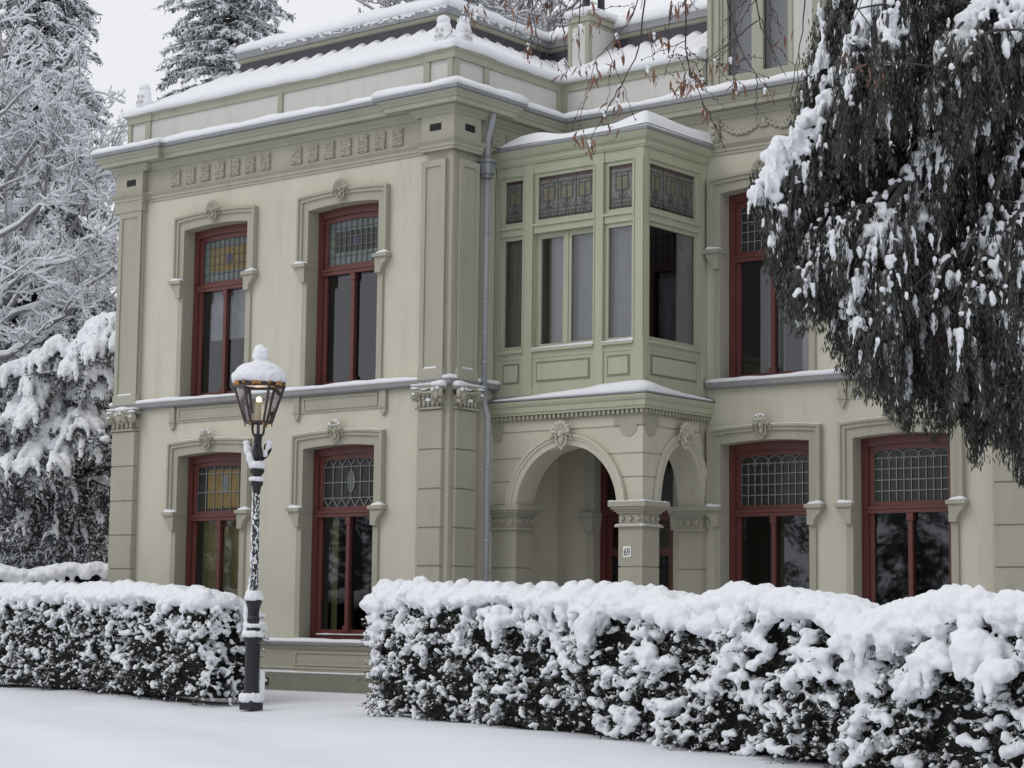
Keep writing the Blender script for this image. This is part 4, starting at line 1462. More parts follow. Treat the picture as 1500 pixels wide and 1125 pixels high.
# ------------------------------------------------------------------ street lamp
LX, LY = .765, -4.665
lamp = thing('street_lamp', 'lit old-fashioned black lamp post with a snow-capped glass lantern, beside the gap between hedges', 'street lamp', (LX, LY, 0))
LO = (LX, LY, 0)
def lpart(mb, name, m, parent=lamp, smooth=False, fix=True):
    o = mb.build(name, m, parent, org=LO, smooth=smooth)
    if fix:
        fix_normals(o)
    return o
mb = MB()
mb.box(LX-.105, LX+.105, LY-.105, LY+.105, -.06, .075)
mb.lathe([(.112, .07), (.106, .16), (.098, .20), (.098, .78), (.11, .80), (.128, .82), (.132, .85), (.09, .87)], (LX, LY), 12)
for i in range(0):                                    # fluting ribs of the base drum
    a = i/12*2*math.pi+.26
    mb.tube([(LX+.114*math.cos(a), LY+.114*math.sin(a), .2), (LX+.114*math.cos(a), LY+.114*math.sin(a), .78)], .012, 6)
mb.lathe([(.09, .86), (.078, .93), (.09, .95), (.095, .98), (.076, 1.0), (.072, 1.05), (.083, 1.07), (.088, 1.10), (.07, 1.13), (.078, 1.22), (.108, 1.31), (.112, 1.34), (.07, 1.37), (.06, 1.40)], (LX, LY), 20)
post = lpart(mb, 'post', M['iron'], smooth=False)
mb = MB()
mb.lathe([(.046, 2.70), (.055, 2.78), (.078, 2.81), (.085, 2.84), (.060, 2.87), (.058, 2.93), (.09, 2.97), (.098, 3.0), (.062, 3.03), (.07, 3.15), (.085, 3.20), (.06, 3.27), (.05, 3.33), (.052, 3.45), (.05, 3.47)], (LX, LY), 18)
lpart(mb, 'collar', M['iron'], post, smooth=False)
mb = MB()
mb.lathe([(.055, 1.39), (.050, 1.8), (.046, 2.3), (.044, 2.72)], (LX, LY), 24)
lpart(mb, 'shaft', M['relief'], post, smooth=True)
# leafy bow ornament below the lantern
mb = MB()
for sg in (-1, 1):
    for ax_ in (RT, np.array([-RT[1], RT[0], 0])):
        c = np.array([LX, LY, 3.22])
        mb.tube([c+ax_*sg*.05+[0, 0, -.08], c+ax_*sg*.12+[0, 0, -.02], c+ax_*sg*.16+[0, 0, .06], c+ax_*sg*.15+[0, 0, .13], c+ax_*sg*.10+[0, 0, .11], c+ax_*sg*.09+[0, 0, .05]], [.028, .028, .026, .024, .02, .015], 8)
lpart(mb, 'ornament', M['iron'], post, smooth=True)
# lantern cradle, frame and glass (six-sided)
def hexp(r, z, off=0):
    return [np.array([LX+r*math.cos(a+off), LY+r*math.sin(a+off), z]) for a in np.arange(6)/6*2*math.pi+.68]
LB, LT = hexp(.172, 3.62), hexp(.325, 4.09)
mb = MB()
for i in range(6):
    a = i/6*2*math.pi+.68+.52
    p = lambda r, z: (LX+r*math.cos(a), LY+r*math.sin(a), z)
    mb.tube([p(.045, 3.43), p(.075, 3.47), p(.085, 3.52), p(.09, 3.62)], .011, 6)
for i in range(6):
    j = (i+1) % 6
    mb.tube([LB[i], LT[i]], .018, 6)
    mb.tube([LB[i], LB[j]], .017, 6)
    mb.tube([LT[i], LT[j]], .020, 6)
n_ = len(mb.V)
b2, t2 = hexp(.20, 4.10), hexp(.345, 4.10)
b3 = hexp(.345, 4.135)
mb.add(np.concatenate([LT, b3, hexp(.10, 4.25)]), [(i, (i+1) % 6, 6+(i+1) % 6, 6+i) for i in range(6)]+[(6+i, 6+(i+1) % 6, 12+(i+1) % 6, 12+i) for i in range(6)]+[tuple(range(12, 18))])
mb.lathe([(.05, 4.24), (.07, 4.36), (.05, 4.40), (.085, 4.43), (.06, 4.5)], (LX, LY), 12)
lan = lpart(mb, 'lantern_frame', M['lanternmetal'])
mb = MB()
for i in range(6):
    j = (i+1) % 6
    mb.add([LB[i], LB[j], LT[j], LT[i]], [(0, 1, 2, 3)])
lpart(mb, 'lantern_glass', M['glass_lamp'], lan, fix=False)
mb = MB()
for i in range(6):
    j = (i+1) % 6
    c = (LT[i]+LT[j])/2
    s_ = unit(LT[j]-LT[i])
    n_ = unit(np.array([c[0]-LX, c[1]-LY, 0]))
    for a, z, r in ((0, .035, .034), (-.04, .02, .026), (.04, .02, .026), (0, .065, .02)):
        mb.blobs([c+s_*a+n_*.03+[0, 0, z]], [np.array([r, r, r])], tpl=ICO2)
    mb.blobs([LB[i]+[0, 0, -.03]], [(.015, .015, .03)], tpl=ICO1)
    mb.blobs([LT[i]+n_*.0+[0, 0, .03]], [(.025, .025, .03)], tpl=ICO1)
lpart(mb, 'gilt_cresting', M['gold'], lan, smooth=True, fix=False)
mb = MB()
mb.lathe([(.03, 3.62), (.034, 3.66), (.034, 3.87), (.026, 3.89)], (LX, LY), 12)
mb.lathe([(.014, 3.62), (.016, 3.74)], (LX-.06, LY-.04), 8)
lpart(mb, 'candle', M['candle'], lan, smooth=False)
mb = MB()
mb.blobs([(LX, LY, 3.915)], [(.036, .036, .040)], tpl=ICO3)
bulb = lpart(mb, 'bulb', M['flame'], lan, smooth=True, fix=False)
pl = bpy.data.lights.new('lamp_light', 'POINT')
pl.energy = 0.35
pl.color = (1, .6, .28)
pl.shadow_soft_size = .05
plo = bpy.data.objects.new('lamp_light', pl)
COL.objects.link(plo)
plo.parent = lamp
plo.location = (0, 0, 2.79+1.2)
# snow on the lamp
mb = MB()
rg_ = np.random.default_rng(3)
P, A = [], []
def sn(x, y, z, a, b=None, c=None):
    P.append((LX+x, LY+y, z)); A.append((a, b or a, c or a))
sn(0, 0, 4.22, .37, .37, .14); sn(0, 0, 4.27, .33, .33, .145); sn(.02, 0, 4.33, .20, .20, .10)
for a in np.linspace(0, 6.28, 16):
    sn(.27*math.cos(a), .27*math.sin(a), 4.19+.01*math.sin(3*a), .105, .105, .075)
sn(.015, 0, 4.48, .125, .12, .07); sn(.02, 0, 4.53, .115, .11, .075); sn(-.005, 0, 4.585, .075, .075, .055)
# on the ornament, collars and base
for sg in (-1, 1):
    o = RT*sg
    sn(o[0]*.145, o[1]*.145, 3.355, .050, .050, .035); sn(o[0]*.14, o[1]*.14, 3.30, .042, .042, .06)
    sn(o[0]*.10, o[1]*.10, 3.21, .05, .05, .05)
sn(-RT[0]*.13, -RT[1]*.13, 3.27, .055, .055, .09); sn(-RT[0]*.09-FW[0]*.05, -RT[1]*.09-FW[1]*.05, 3.15, .05, .05, .08)
for a in np.linspace(0, 6.28, 12):
    ca, sa = math.cos(a), math.sin(a)
    sn(.075*ca, .075*sa, 3.07, .042, .042, .055); sn(.075*ca, .075*sa, 2.885, .035, .035, .035)
    sn(.07*ca, .07*sa, 1.40, .05, .05, .06); sn(.085*ca, .085*sa, 1.36, .05, .05, .04)
    sn(.10*ca, .10*sa, .90, .05, .05, .05); sn(.085*ca, .085*sa, 1.005, .04, .04, .03)
    sn(.115*ca, .115*sa, .11, .055, .055, .05); sn(.115*ca, .115*sa, .08, .05, .05, .05)
for z in np.arange(.92, 1.35, .04):
    sn(-RT[0]*.09, -RT[1]*.09, z, .035+.025*(1.3-z), None, .05)
for z in np.arange(1.42, 1.62, .03):
    sn(-RT[0]*.06, -RT[1]*.06, z, .03*(1.75-z)/.3, None, .04)
for z in np.arange(1.5, 2.72, .03):
    sn(-RT[0]*.044, -RT[1]*.044, z, .018+.006*math.sin(z*21), None, .03)
    if rg_.random() < .6:
        sn(RT[0]*.044, RT[1]*.044, z, .014, None, .022)
for z in np.arange(.1, .40, .03):
    sn(RT[0]*.12+FW[0]*.02, RT[1]*.12+FW[1]*.02, z, .05, .05, .05)
mb.blobs(P, A)
o = lpart(mb, 'snow', M['snow'], lamp, smooth=True, fix=False)
remeshed(o, .014, 3, .028, .08)

# ------------------------------------------------------------------ hedges
def polyline(pts, n):
    pts = np.asarray(pts, float)
    d = np.concatenate([[0], np.cumsum(np.linalg.norm(np.diff(pts, axis=0), axis=1))])
    s = np.linspace(0, d[-1], n)
    return np.stack([np.interp(s, d, pts[:, 0]), np.interp(s, d, pts[:, 1])], 1), s

def hedge(name, label, path, depth, H, seed, rough=1.0, cap=1.0, voxel=.02, ends=(True, True), density=1.0, white=1.0, top=None, frost=.05):
    """clipped yew hedge: dark sprays of needles over a twiggy core, snow lying on top and on every spray"""
    global rng
    rng = np.random.default_rng(seed)
    P, S = polyline(path, 400)
    T = unit(np.gradient(P, axis=0))
    N = np.stack([T[:, 1], -T[:, 0]], 1)                 # right of the path = towards the viewer
    Ltot = S[-1]
    org = (*P[len(P)//2], 0)
    root = thing(name, label, 'hedge', org, 'snow-covered garden hedges')
    def frame(s):
        return (np.stack([np.interp(s, S, P[:, 0]), np.interp(s, S, P[:, 1])], -1),
                unit(np.stack([np.interp(s, S, T[:, 0]), np.interp(s, S, T[:, 1])], -1)),
                unit(np.stack([np.interp(s, S, N[:, 0]), np.interp(s, S, N[:, 1])], -1)))
    hh = H(S) if callable(H) else np.full(len(S), H)
    if top is not None:
        hh = top(P-N*.35)
    k_ = .4 if top is not None else 1.0
    hh = hh+k_*(.05*rough*noise1(S*1.2, seed)+.035*rough*noise1(S*3.1, seed+1))
    bul = .06*rough
    def bulge(s, z):
        return bul*(np.sin(s*2.1+z*3+seed)+np.sin(s*4.7-z*5)+.8*np.sin(s*9+z*8))/1.6-.10*np.clip((z/1.4-.75)/.25, 0, 1)**2-.04*np.clip(1-z/.25, 0, 1)
    # inner core
    mb = MB()
    ns, nz_ = 160, 8
    ss = np.linspace(.15, Ltot-.15, ns)
    p, t, n = frame(ss)
    Hs = np.interp(ss, S, hh)
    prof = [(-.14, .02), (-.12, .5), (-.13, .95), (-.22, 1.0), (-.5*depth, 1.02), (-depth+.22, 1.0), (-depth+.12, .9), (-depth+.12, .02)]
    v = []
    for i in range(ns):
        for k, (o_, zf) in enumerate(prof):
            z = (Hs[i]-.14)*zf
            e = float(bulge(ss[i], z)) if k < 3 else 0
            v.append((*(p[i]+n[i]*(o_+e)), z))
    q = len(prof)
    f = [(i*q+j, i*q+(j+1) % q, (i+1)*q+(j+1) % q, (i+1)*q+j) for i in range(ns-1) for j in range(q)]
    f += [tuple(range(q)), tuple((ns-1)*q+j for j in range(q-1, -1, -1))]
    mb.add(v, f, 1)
    snowP, snowA, snowR = [], [], []
    def spray(base, dirn, ln, nl, snowk, srad):
        """arrays of sprays"""
        K = len(base)
        dirn = unit(dirn)
        for q_ in range(nl):
            tt = (q_+.5)/nl
            pos = base+dirn*(ln*tt)[:, None]
            pos[:, 2] -= .25*ln*tt*tt
            dd = dirn*.7+rng.normal(size=(K, 3))*.75
            dd[:, 2] -= .15
            mb.leaves(pos, dd, rng.uniform(.03, .065, K), rng.uniform(.010, .020, K), m=np.where(rng.random(K) < frost, 2, 0))
        sel = rng.random(K) < snowk
        for q_ in range(4):
            tt = .25+.25*q_
            keep = sel & (rng.random(K) < .9)
            pos = base+dirn*(ln*tt)[:, None]
            pos[:, 2] += -.25*ln*tt*tt+srad*.45
            pos += rng.normal(size=(K, 3))*srad[:, None]*.35
            a = np.stack([srad*rng.uniform(.7, 1.25, K), srad*rng.uniform(.7, 1.25, K), srad*rng.uniform(.55, 1.0, K)], 1)*(1.1-.35*tt)
            snowP.append(pos[keep]); snowA.append(a[keep])
    # front face
    K = int(Ltot*1.35*170*density)
    s = rng.uniform(.02, Ltot-.02, K)
    zf = rng.uniform(.02, .86, K)
    p, t, n = frame(s)
    Hs = np.interp(s, S, hh)
    z = zf*Hs
    o_ = bulge(s, z)-rng.uniform(.07, .21, K)
    base = np.concatenate([p+n*o_[:, None], z[:, None]], 1)
    dirn = np.concatenate([n*rng.uniform(.5, 1, K)[:, None]+t*rng.normal(0, .55, K)[:, None], rng.normal(.05, .45, K)[:, None]], 1)
    ln = rng.uniform(.10, .24, K)
    patch = .55+.45*np.sin(s*3.3+z*4.1+seed)*np.sin(s*1.7-z*6.3+seed*2)
    srad = rng.uniform(.013, .031, K)*(1+.5*zf**2)*(1+.40*patch)
    spray(base, dirn, ln, 13, np.clip(white*(.50+.03*zf+.36*(patch-.45)+(.18*np.clip((s-4)/4, 0, 1) if rough > 1.2 and voxel < .02 else 0)), .24, 1), srad)
    # scattered heavier clots on the face
    K2 = int(Ltot*15*rough)
    s = rng.uniform(.05, Ltot-.05, K2)
    zf = rng.uniform(.04, .9, K2)
    p, t, n = frame(s)
    z = zf*np.interp(s, S, hh)
    for k in range(K2):
        m_ = rng.integers(3, 7)
        ang = rng.uniform(-.9, .9)
        r0 = rng.uniform(.020, .058)*(.75+.5*zf[k])*(1+.45*min(1, max(0, (s[k]-4)/5)) if rough > 1.2 else 1)
        for j in range(m_):
            q_ = (j/m_-.5)*r0*4.5
            pos = np.append(p[k]+n[k]*(bulge(s[k], z[k])+.02+rng.normal()*.02-.05*abs(q_))+t[k]*q_*math.cos(ang), z[k]+q_*math.sin(ang)-abs(q_)*.25)
            snowP.append(pos[None]); snowA.append(np.array([[r0*rng.uniform(.8, 1.2), r0*rng.uniform(.8, 1.2), r0*rng.uniform(.6, 1.0)]]))
    # end faces
    for flag, s0, sg in ((ends[0], 0.0, -1), (ends[1], Ltot, 1)):
        if not flag:
            continue
        K = int(depth*1.4*190*density)
        p, t, n = frame(np.full(K, s0))
        a = rng.uniform(.0, 1, K)
        zf = rng.uniform(.02, .86, K)
        z = zf*float(np.interp(s0, S, hh))
        rnd = -.12*(np.abs(a-.5)*2)**3
        base = np.concatenate([p-n*(a*depth)[:, None]+t*(sg*(rnd-rng.uniform(0, .14, K)))[:, None], z[:, None]], 1)
        dirn = np.concatenate([t*sg*rng.uniform(.5, 1, K)[:, None]+n*rng.normal(0, .5, K)[:, None], rng.normal(.05, .45, K)[:, None]], 1)
        srad = rng.uniform(.02, .042, K)*(1+.5*zf)
        spray(base, dirn, rng.uniform(.10, .24, K), 13, np.clip(.5+.3*zf, 0, 1)*white, srad)
    # top: bed of snow with heavy lobes sagging over the front
    K = int(Ltot*60*cap)
    s = rng.uniform(.0, Ltot, K)
    a = rng.uniform(0, 1, K)
    p, t, n = frame(s)
    edge = np.minimum(a, 1-a)*2
    z = np.interp(s, S, hh)-.05-.10*(1-np.clip(edge*3, 0, 1))**2
    e = np.minimum(s, Ltot-s)
    z -= .10*(1-np.clip(e/.18, 0, 1))**2
    xy_ = p-n*(.02+a*(depth-.04))[:, None]
    if top is not None:
        z = np.minimum(z, top(xy_)-.075-.10*(1-np.clip(edge*3, 0, 1))**2)
        z += .035*noise1(s*3.7+a*5, seed+4)-.02
    snowP.append(np.concatenate([xy_, z[:, None]], 1))
    snowA.append(np.stack([rng.uniform(.13, .24, K), rng.uniform(.13, .24, K), rng.uniform(.06, .095, K)*cap], 1))
    K = int(Ltot*11*cap)
    s = rng.uniform(.0, Ltot, K)
    p, t, n = frame(s)
    Hs = np.interp(s, S, hh)
    drop = rng.uniform(.04, .26, K)*np.clip(.15+1.25*(.5+.6*noise1(s*2.3, seed+9)), .1, 1.5)*cap
    if rough > 1.2 and voxel < .02:
        drop *= 1-.45*np.clip((s-4)/4, 0, 1)
    lean = rng.normal(0, .25, K)
    for q_ in range(7):
        tt = q_/6
        keep = rng.random(K) < .97
        z = Hs-.07-drop*tt
        o_ = -.03+bulge(s, z)*.6+.085*np.sin(tt*1.9)+rng.normal(0, .008, K)
        pos = np.concatenate([p+n*o_[:, None]+t*(lean*drop*tt)[:, None], z[:, None]], 1)
        r = (.105-.060*tt)*rng.uniform(.6, 1.2, K)
        snowP.append(pos[keep]); snowA.append(np.stack([r, r, r*1.15], 1)[keep])
    if rough > 1.2 and voxel < .02:           # shoulders where the hedge has grown out under its snow
        for k in range(9):
            s_ = rng.uniform(2.5, Ltot-.3)
            p, t, n = frame(np.array([s_]))
            zt_ = float(np.interp(s_, S, hh))
            dz = rng.uniform(.06, .50)
            c = np.append(p[0]+n[0]*(.02+.16*min(1, dz/.3)+rng.normal()*.03), zt_-dz)
            R_ = rng.uniform(.10, .19)
            for j in range(7):
                o2 = rng.normal(size=2)*R_*.8
                snowP.append((c+np.append(t[0]*o2[0]+n[0]*(-abs(o2[1])*.5), -.5*abs(o2[0])+rng.normal()*.02))[None])
                snowA.append(np.array([[R_*rng.uniform(.6, 1), R_*rng.uniform(.6, 1), R_*rng.uniform(.4, .65)]]))
            for j in range(4):
                o2 = rng.uniform(-1, 1)*R_
                for q_ in range(4):
                    snowP.append((c+np.append(t[0]*o2+n[0]*.06, -.05-.06*q_-abs(o2)*.4))[None])
                    r_ = R_*(.42-.07*q_)
                    snowA.append(np.array([[r_, r_, r_*1.2]]))
    fo = mb.build('foliage', [M['leaf_yew'], M['leaf_core'], M['snow_tree']], root, org=org)
    sb = MB()
    snow_lumps(sb, snowP, snowA)
    so_ = sb.build('snow', M['snow_tree'], root, org=org, smooth=True)
    remeshed(so_, voxel, 2, .055, .075)
    return root

def top_from(pxs, pys):
    """height of a hedge whose crest stands at the surveyed sight-line heights"""
    def fn(Q):
        out = []
        for q in Q:
            dep = (q[0]-CAM[0])*FW[0]+(q[1]-CAM[1])*FW[1]
            lat = (q[0]-CAM[0])*RT[0]+(q[1]-CAM[1])*RT[1]
            z = 1.4
            for _ in range(4):
                v = np.array([q[0], q[1], z])-CAM
                x, y = FPX*(v@RT)/(v@FW), -FPX*(v@UP)/(v@FW)
                u_, w_ = 750+_c*x-_s*y, 562.5+_s*x+_c*y
                z += (w_-np.interp(u_, pxs, pys))*(v@FW)/FPX
            out.append(z)
        return np.array(out)
    return fn
hedge('hedge', 'clipped dark hedge under a smooth snow cap, ending just behind the lamp post',
      [(-9.6, -1.95), (-7.06, -2.62), (-3.4, -3.60), (-.55, -4.36)], .95, 1.46, 11, rough=.8, cap=1.15, ends=(False, True), voxel=.017, top=top_from([-100, 0, 200, 300, 330, 350, 365], [862, 858, 858, 862, 868, 882, 905]))
hedge('hedge', 'long snow-covered hedge with lumpy bulging top in front of the arched porch',
      [(3.15, -5.06), (6.2, -6.40), (9.6, -7.93), (12.6, -9.30), (15.6, -10.6)], 1.05, lambda s: 1.52-.010*s+.05*np.sin(s*1.1+1)*np.clip((s-4)/3, 0, 1), 12, rough=1.35, cap=1.1, ends=(True, False), voxel=.0165, top=top_from([520, 545, 570, 700, 860, 940, 1000, 1030, 1060, 1100, 1150, 1200, 1245, 1275, 1310, 1350, 1385, 1410, 1450, 1500, 1600], [880, 866, 858, 855, 860, 864, 868, 886, 880, 864, 862, 868, 872, 890, 903, 892, 884, 872, 868, 872, 872]))

# back hedge, beside the left end of the house
a_, b_ = at(-150, 850, 37.6), at(158, 850, 38.6)
hedge('hedge', 'low snow-heaped hedge farther back, at the foot of the bowed evergreen', [(a_[0], a_[1]), ((a_[0]+b_[0])/2, (a_[1]+b_[1])/2), (b_[0], b_[1])], 1.2,
      lambda s: 1.98+.05*np.sin(s*2), 13, rough=1.6, cap=1.2, voxel=.03, ends=(False, True), density=.8, white=1.3)

# ------------------------------------------------------------------ trees
def perp(d):
    d = np.asarray(d, float)
    a = np.cross(d, [0, 0, 1.0])
    if np.linalg.norm(a) < 1e-6:
        a = np.array([1.0, 0, 0])
    return unit(a)

def conifer(name, label, base, height, radius, seed, leaf, zmin=1.0, step=.26, per=6, leaf_len=.13, snow=.75, sr=.06, droop=.35, group=None, snowmat=None, nside=5, frost=.42):
    """spruce: whorls of drooping boughs, hanging twigs, snow along the tops"""
    global rng
    rng = np.random.default_rng(seed)
    root = thing(name, label, 'tree', (base[0], base[1], 0), group)
    org = (base[0], base[1], 0)
    tr = MB()
    n = 12
    zs = np.linspace(0, height, n)
    tr.tube(np.stack([base[0]+.05*np.sin(zs*.7), base[1]+.05*np.cos(zs*.9), zs], 1), np.linspace(.24, .02, n), 8)
    fo, sn_ = MB(), MB()
    z = zmin
    SP, SA = [], []
    while z < height-.2:
        for k in range(per):
            L = radius(z)*rng.uniform(.65, 1.15)
            if L < .1:
                continue
            az = rng.uniform(0, 6.283)
            d = np.array([math.cos(az), math.sin(az), 0])
            m_ = 9
            t = np.linspace(0, 1, m_)
            rise = rng.uniform(.0, .25)
            pts = np.array([base[0], base[1], z+rng.uniform(-.1, .1)])+d*(L*t)[:, None]+np.array([0, 0, 1.0])*(L*(rise*t-droop*1.6*t*t+.25*droop*t**3))[:, None]
            tr.tube(pts[::2], np.linspace(.035, .008, len(pts[::2])), 4, cap=False)
            sd_ = perp(d)
            nsd = max(2, int(nside*L*2.2))
            tt = rng.uniform(.15, 1.0, nsd)
            b = np.stack([np.interp(tt, t, pts[:, i]) for i in range(3)], 1)
            sg = rng.choice([-1, 1], nsd)
            tl = rng.uniform(.18, .5, nsd)*(1.15-.6*tt)*min(1, L)
            td = unit(d[None]*rng.uniform(.3, .9, (nsd, 1))+sd_[None]*sg[:, None]*rng.uniform(.3, 1, (nsd, 1))+np.array([0, 0, -1])*rng.uniform(.15, .8, (nsd, 1)))
            for q in range(7):
                f_ = (q+.3)/7
                p = b+td*(tl*f_)[:, None]
                dd = td*.6+rng.normal(size=(nsd, 3))*.55+[0, 0, -.45]
                fo.leaves(p, dd, rng.uniform(.7, 1.3, nsd)*leaf_len, rng.uniform(.25, .45, nsd)*leaf_len, m=np.where(rng.random(nsd) < frost, 1, 0))
                if q % 2 == 0:
                    ok = rng.random(nsd) < snow
                    r = rng.uniform(.55, 1.2, nsd)*sr*(1-.4*f_)
                    SP.append((p+[0, 0, 1]*r[:, None]*.5)[ok]); SA.append(np.stack([r, r, r*.7], 1)[ok])
            r = np.full(m_, sr)*rng.uniform(.5, 1.2, m_)*(t > .25)
            ok = (rng.random(m_) < snow) & (t > .25)
            SP.append((pts+[0, 0, 1]*(r*.4)[:, None])[ok]); SA.append(np.stack([r*1.3, r*1.3, r*.7], 1)[ok])
        z += step*rng.uniform(.7, 1.2)
    tr.build('trunk', M['bark'], root, org=org, smooth=True)
    fo.build('foliage', [leaf, M['snow_tree']], root, org=org)
    sn_.blobs(np.concatenate(SP), np.concatenate(SA), tpl=ICO1, jit=.15)
    sn_.build('snow', snowmat or M['snow_tree'], root, org=org, smooth=True)
    return root

b1 = at(28, 850, 50)
conifer('spruce', 'tall dark spruce dusted with snow, rising behind the snow-laden bare tree', b1, 21.5, lambda z: max(.05, (21.8-z)*.235), 21, M['leaf_spruce'], zmin=2, step=.22, per=10, snow=.7, sr=.06, nside=8, frost=.52)
b2 = at(318, 850, 56)
conifer('spruce', 'columnar conifer with ragged snowy sprays, rising behind the villa roof', b2, 22.5, lambda z: 1.95+.35*math.sin(z*1.7)-.9*max(0, (z-17.5)/5), 22, M['leaf_spruce'], zmin=10, step=.24, per=8, snow=.65, sr=.06, nside=7, droop=.3, frost=.52)

def branch_tree(name, label, base, limbs, seed, wood, levels=3, snowr=1.25, twig=.012, kids=(5, 5, 4), spread=.75, grav=.0, ratio=.52, r0=.05, up=.35):
    """bare broadleaf tree: trunk and explicit limbs, recursive branches, snow lying along every branch"""
    global rng
    rng = np.random.default_rng(seed)
    org = (base[0], base[1], 0)
    root = thing(name, label, 'tree', org)
    tr, br, sn_ = MB(), MB(), MB()
    def seg(pts, ra, rb, k, tgt=br, sn=True):
        rr = np.linspace(ra, rb, len(pts))
        tgt.tube(pts, rr, k, cap=False)
        if sn:
            q = np.array(pts)
            off = np.zeros((len(q), 3)); off[:, 2] = rr*.6+.008
            t = unit(np.gradient(q, axis=0))
            flat = np.sqrt(np.clip(1-t[:, 2]**2, .1, 1))
            sn_.tube(q+off, (rr*.92+.012)*snowr*flat, max(4, k-1), cap=True)
    def grow(pts, ra, lv):
        if lv >= levels:
            return
        pts = np.asarray(pts)
        L = np.sum(np.linalg.norm(np.diff(pts, axis=0), axis=1))
        n = len(pts)
        for _ in range(kids[lv]):
            t = rng.uniform(.2, 1.0)
            i = min(n-2, int(t*(n-1)))
            p = pts[i]+(pts[i+1]-pts[i])*(t*(n-1)-i)
            d = unit(pts[i+1]-pts[i])
            nd = unit(d*.75+rng.normal(size=3)*spread+[0, 0, up-grav])
            l = L*ratio*rng.uniform(.6, 1.2)*(1.15-.5*t)
            m_ = 5
            q = [p]
            dd = nd
            for j in range(m_):
                dd = unit(dd+rng.normal(size=3)*.16+[0, 0, .05-grav*.3])
                q.append(q[-1]+dd*l/m_)
            rb = max(twig, ra*.55*(1.1-.4*t))
            seg(q, rb, max(twig*.55, rb*.45), 5 if lv == 0 else 4)
            grow(q, rb, lv+1)
    for pts, ra, rb, tgt in limbs:
        pts = np.asarray(pts, float)
        # smooth the hand-laid limb
        n = 10
        s = np.linspace(0, 1, len(pts))
        t = np.linspace(0, 1, n)
        q = np.stack([np.interp(t, s, pts[:, i]) for i in range(3)], 1)
        q[1:-1] += rng.normal(size=(n-2, 3))*.04*np.linalg.norm(pts[-1]-pts[0])*.25
        seg(q, ra, rb, 8, tr if tgt == 't' else br, tgt != 't')
        if tgt != 't':
            grow(q, (ra+rb)/2, 0)
    tr.build('trunk', wood, root, org=org, smooth=True)
    br.build('branches', wood, root, org=org, smooth=True)
    sn_.build('snow', M['snow_tree'], root, org=org, smooth=True)
    return root

dB = 45.0
bb = at(-150, 850, dB)
tx = lambda x, y, d=dB: at(x, y, d)
g0 = np.array([bb[0], bb[1], -.1])
limbs = [([g0, tx(-148, 700), tx(-140, 560)], .30, .22, 't'),
         ([tx(-140, 560), tx(-60, 500), tx(20, 462), tx(100, 430)], .11, .03, 'b'),
         ([tx(-140, 570), tx(-70, 470), tx(0, 395), tx(62, 300), tx(80, 230)], .09, .02, 'b'),
         ([tx(-120, 540), tx(-20, 500), tx(55, 410), tx(120, 300), tx(128, 240)], .08, .02, 'b'),
         ([tx(-140, 560), tx(-110, 380), tx(-60, 240), tx(-10, 120), tx(30, 30)], .09, .02, 'b'),
         ([tx(-110, 380), tx(-20, 300), tx(60, 200), tx(120, 130)], .09, .015, 'b'),
         ([tx(-100, 420), tx(0, 340), tx(90, 290), tx(170, 260)], .08, .015, 'b'),
         ([tx(-90, 540, 44), tx(10, 520, 44), tx(110, 450, 44), tx(185, 380, 44)], .10, .015, 'b'),
         ([tx(-120, 480, 44), tx(-10, 430, 44), tx(90, 380, 44), tx(180, 320, 44)], .08, .015, 'b'),
         ([tx(-80, 250), tx(0, 170), tx(60, 110)], .07, .015, 'b')]
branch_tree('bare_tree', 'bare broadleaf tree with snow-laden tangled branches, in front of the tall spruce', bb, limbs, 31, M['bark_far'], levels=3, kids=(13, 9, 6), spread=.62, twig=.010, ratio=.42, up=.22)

dF = 66.0
bf = at(690, 850, dF)
ty = lambda x, y, d=dF: at(x, y, d)
gf = np.array([bf[0], bf[1], -.1])
limbs = [([gf, ty(690, 500), ty(688, 200)], .4, .28, 't')]
for x, y, d in ((520, -40, 66), (580, -110, 67), (640, -150, 65), (700, -170, 66), (760, -130, 67), (820, -80, 66), (870, -20, 65), (560, 30, 66), (800, 10, 67), (660, -60, 68), (740, -60, 64), (610, -40, 64), (700, -20, 67)):
    limbs.append(([ty(688, 210), ty((688*1.3+x)/2.3, 130), ty((688*.5+x)/1.5, (y*1.2+90)/2.2, d), ty(x, y, d)], .15, .03, 'b'))
branch_tree('bare_tree', 'snowy bare tree crown showing above the roof ridge behind the villa', bf, limbs, 32, M['bark_far'], levels=3, kids=(13, 8, 5), spread=.65, twig=.016, ratio=.42, up=.2, snowr=1.1)

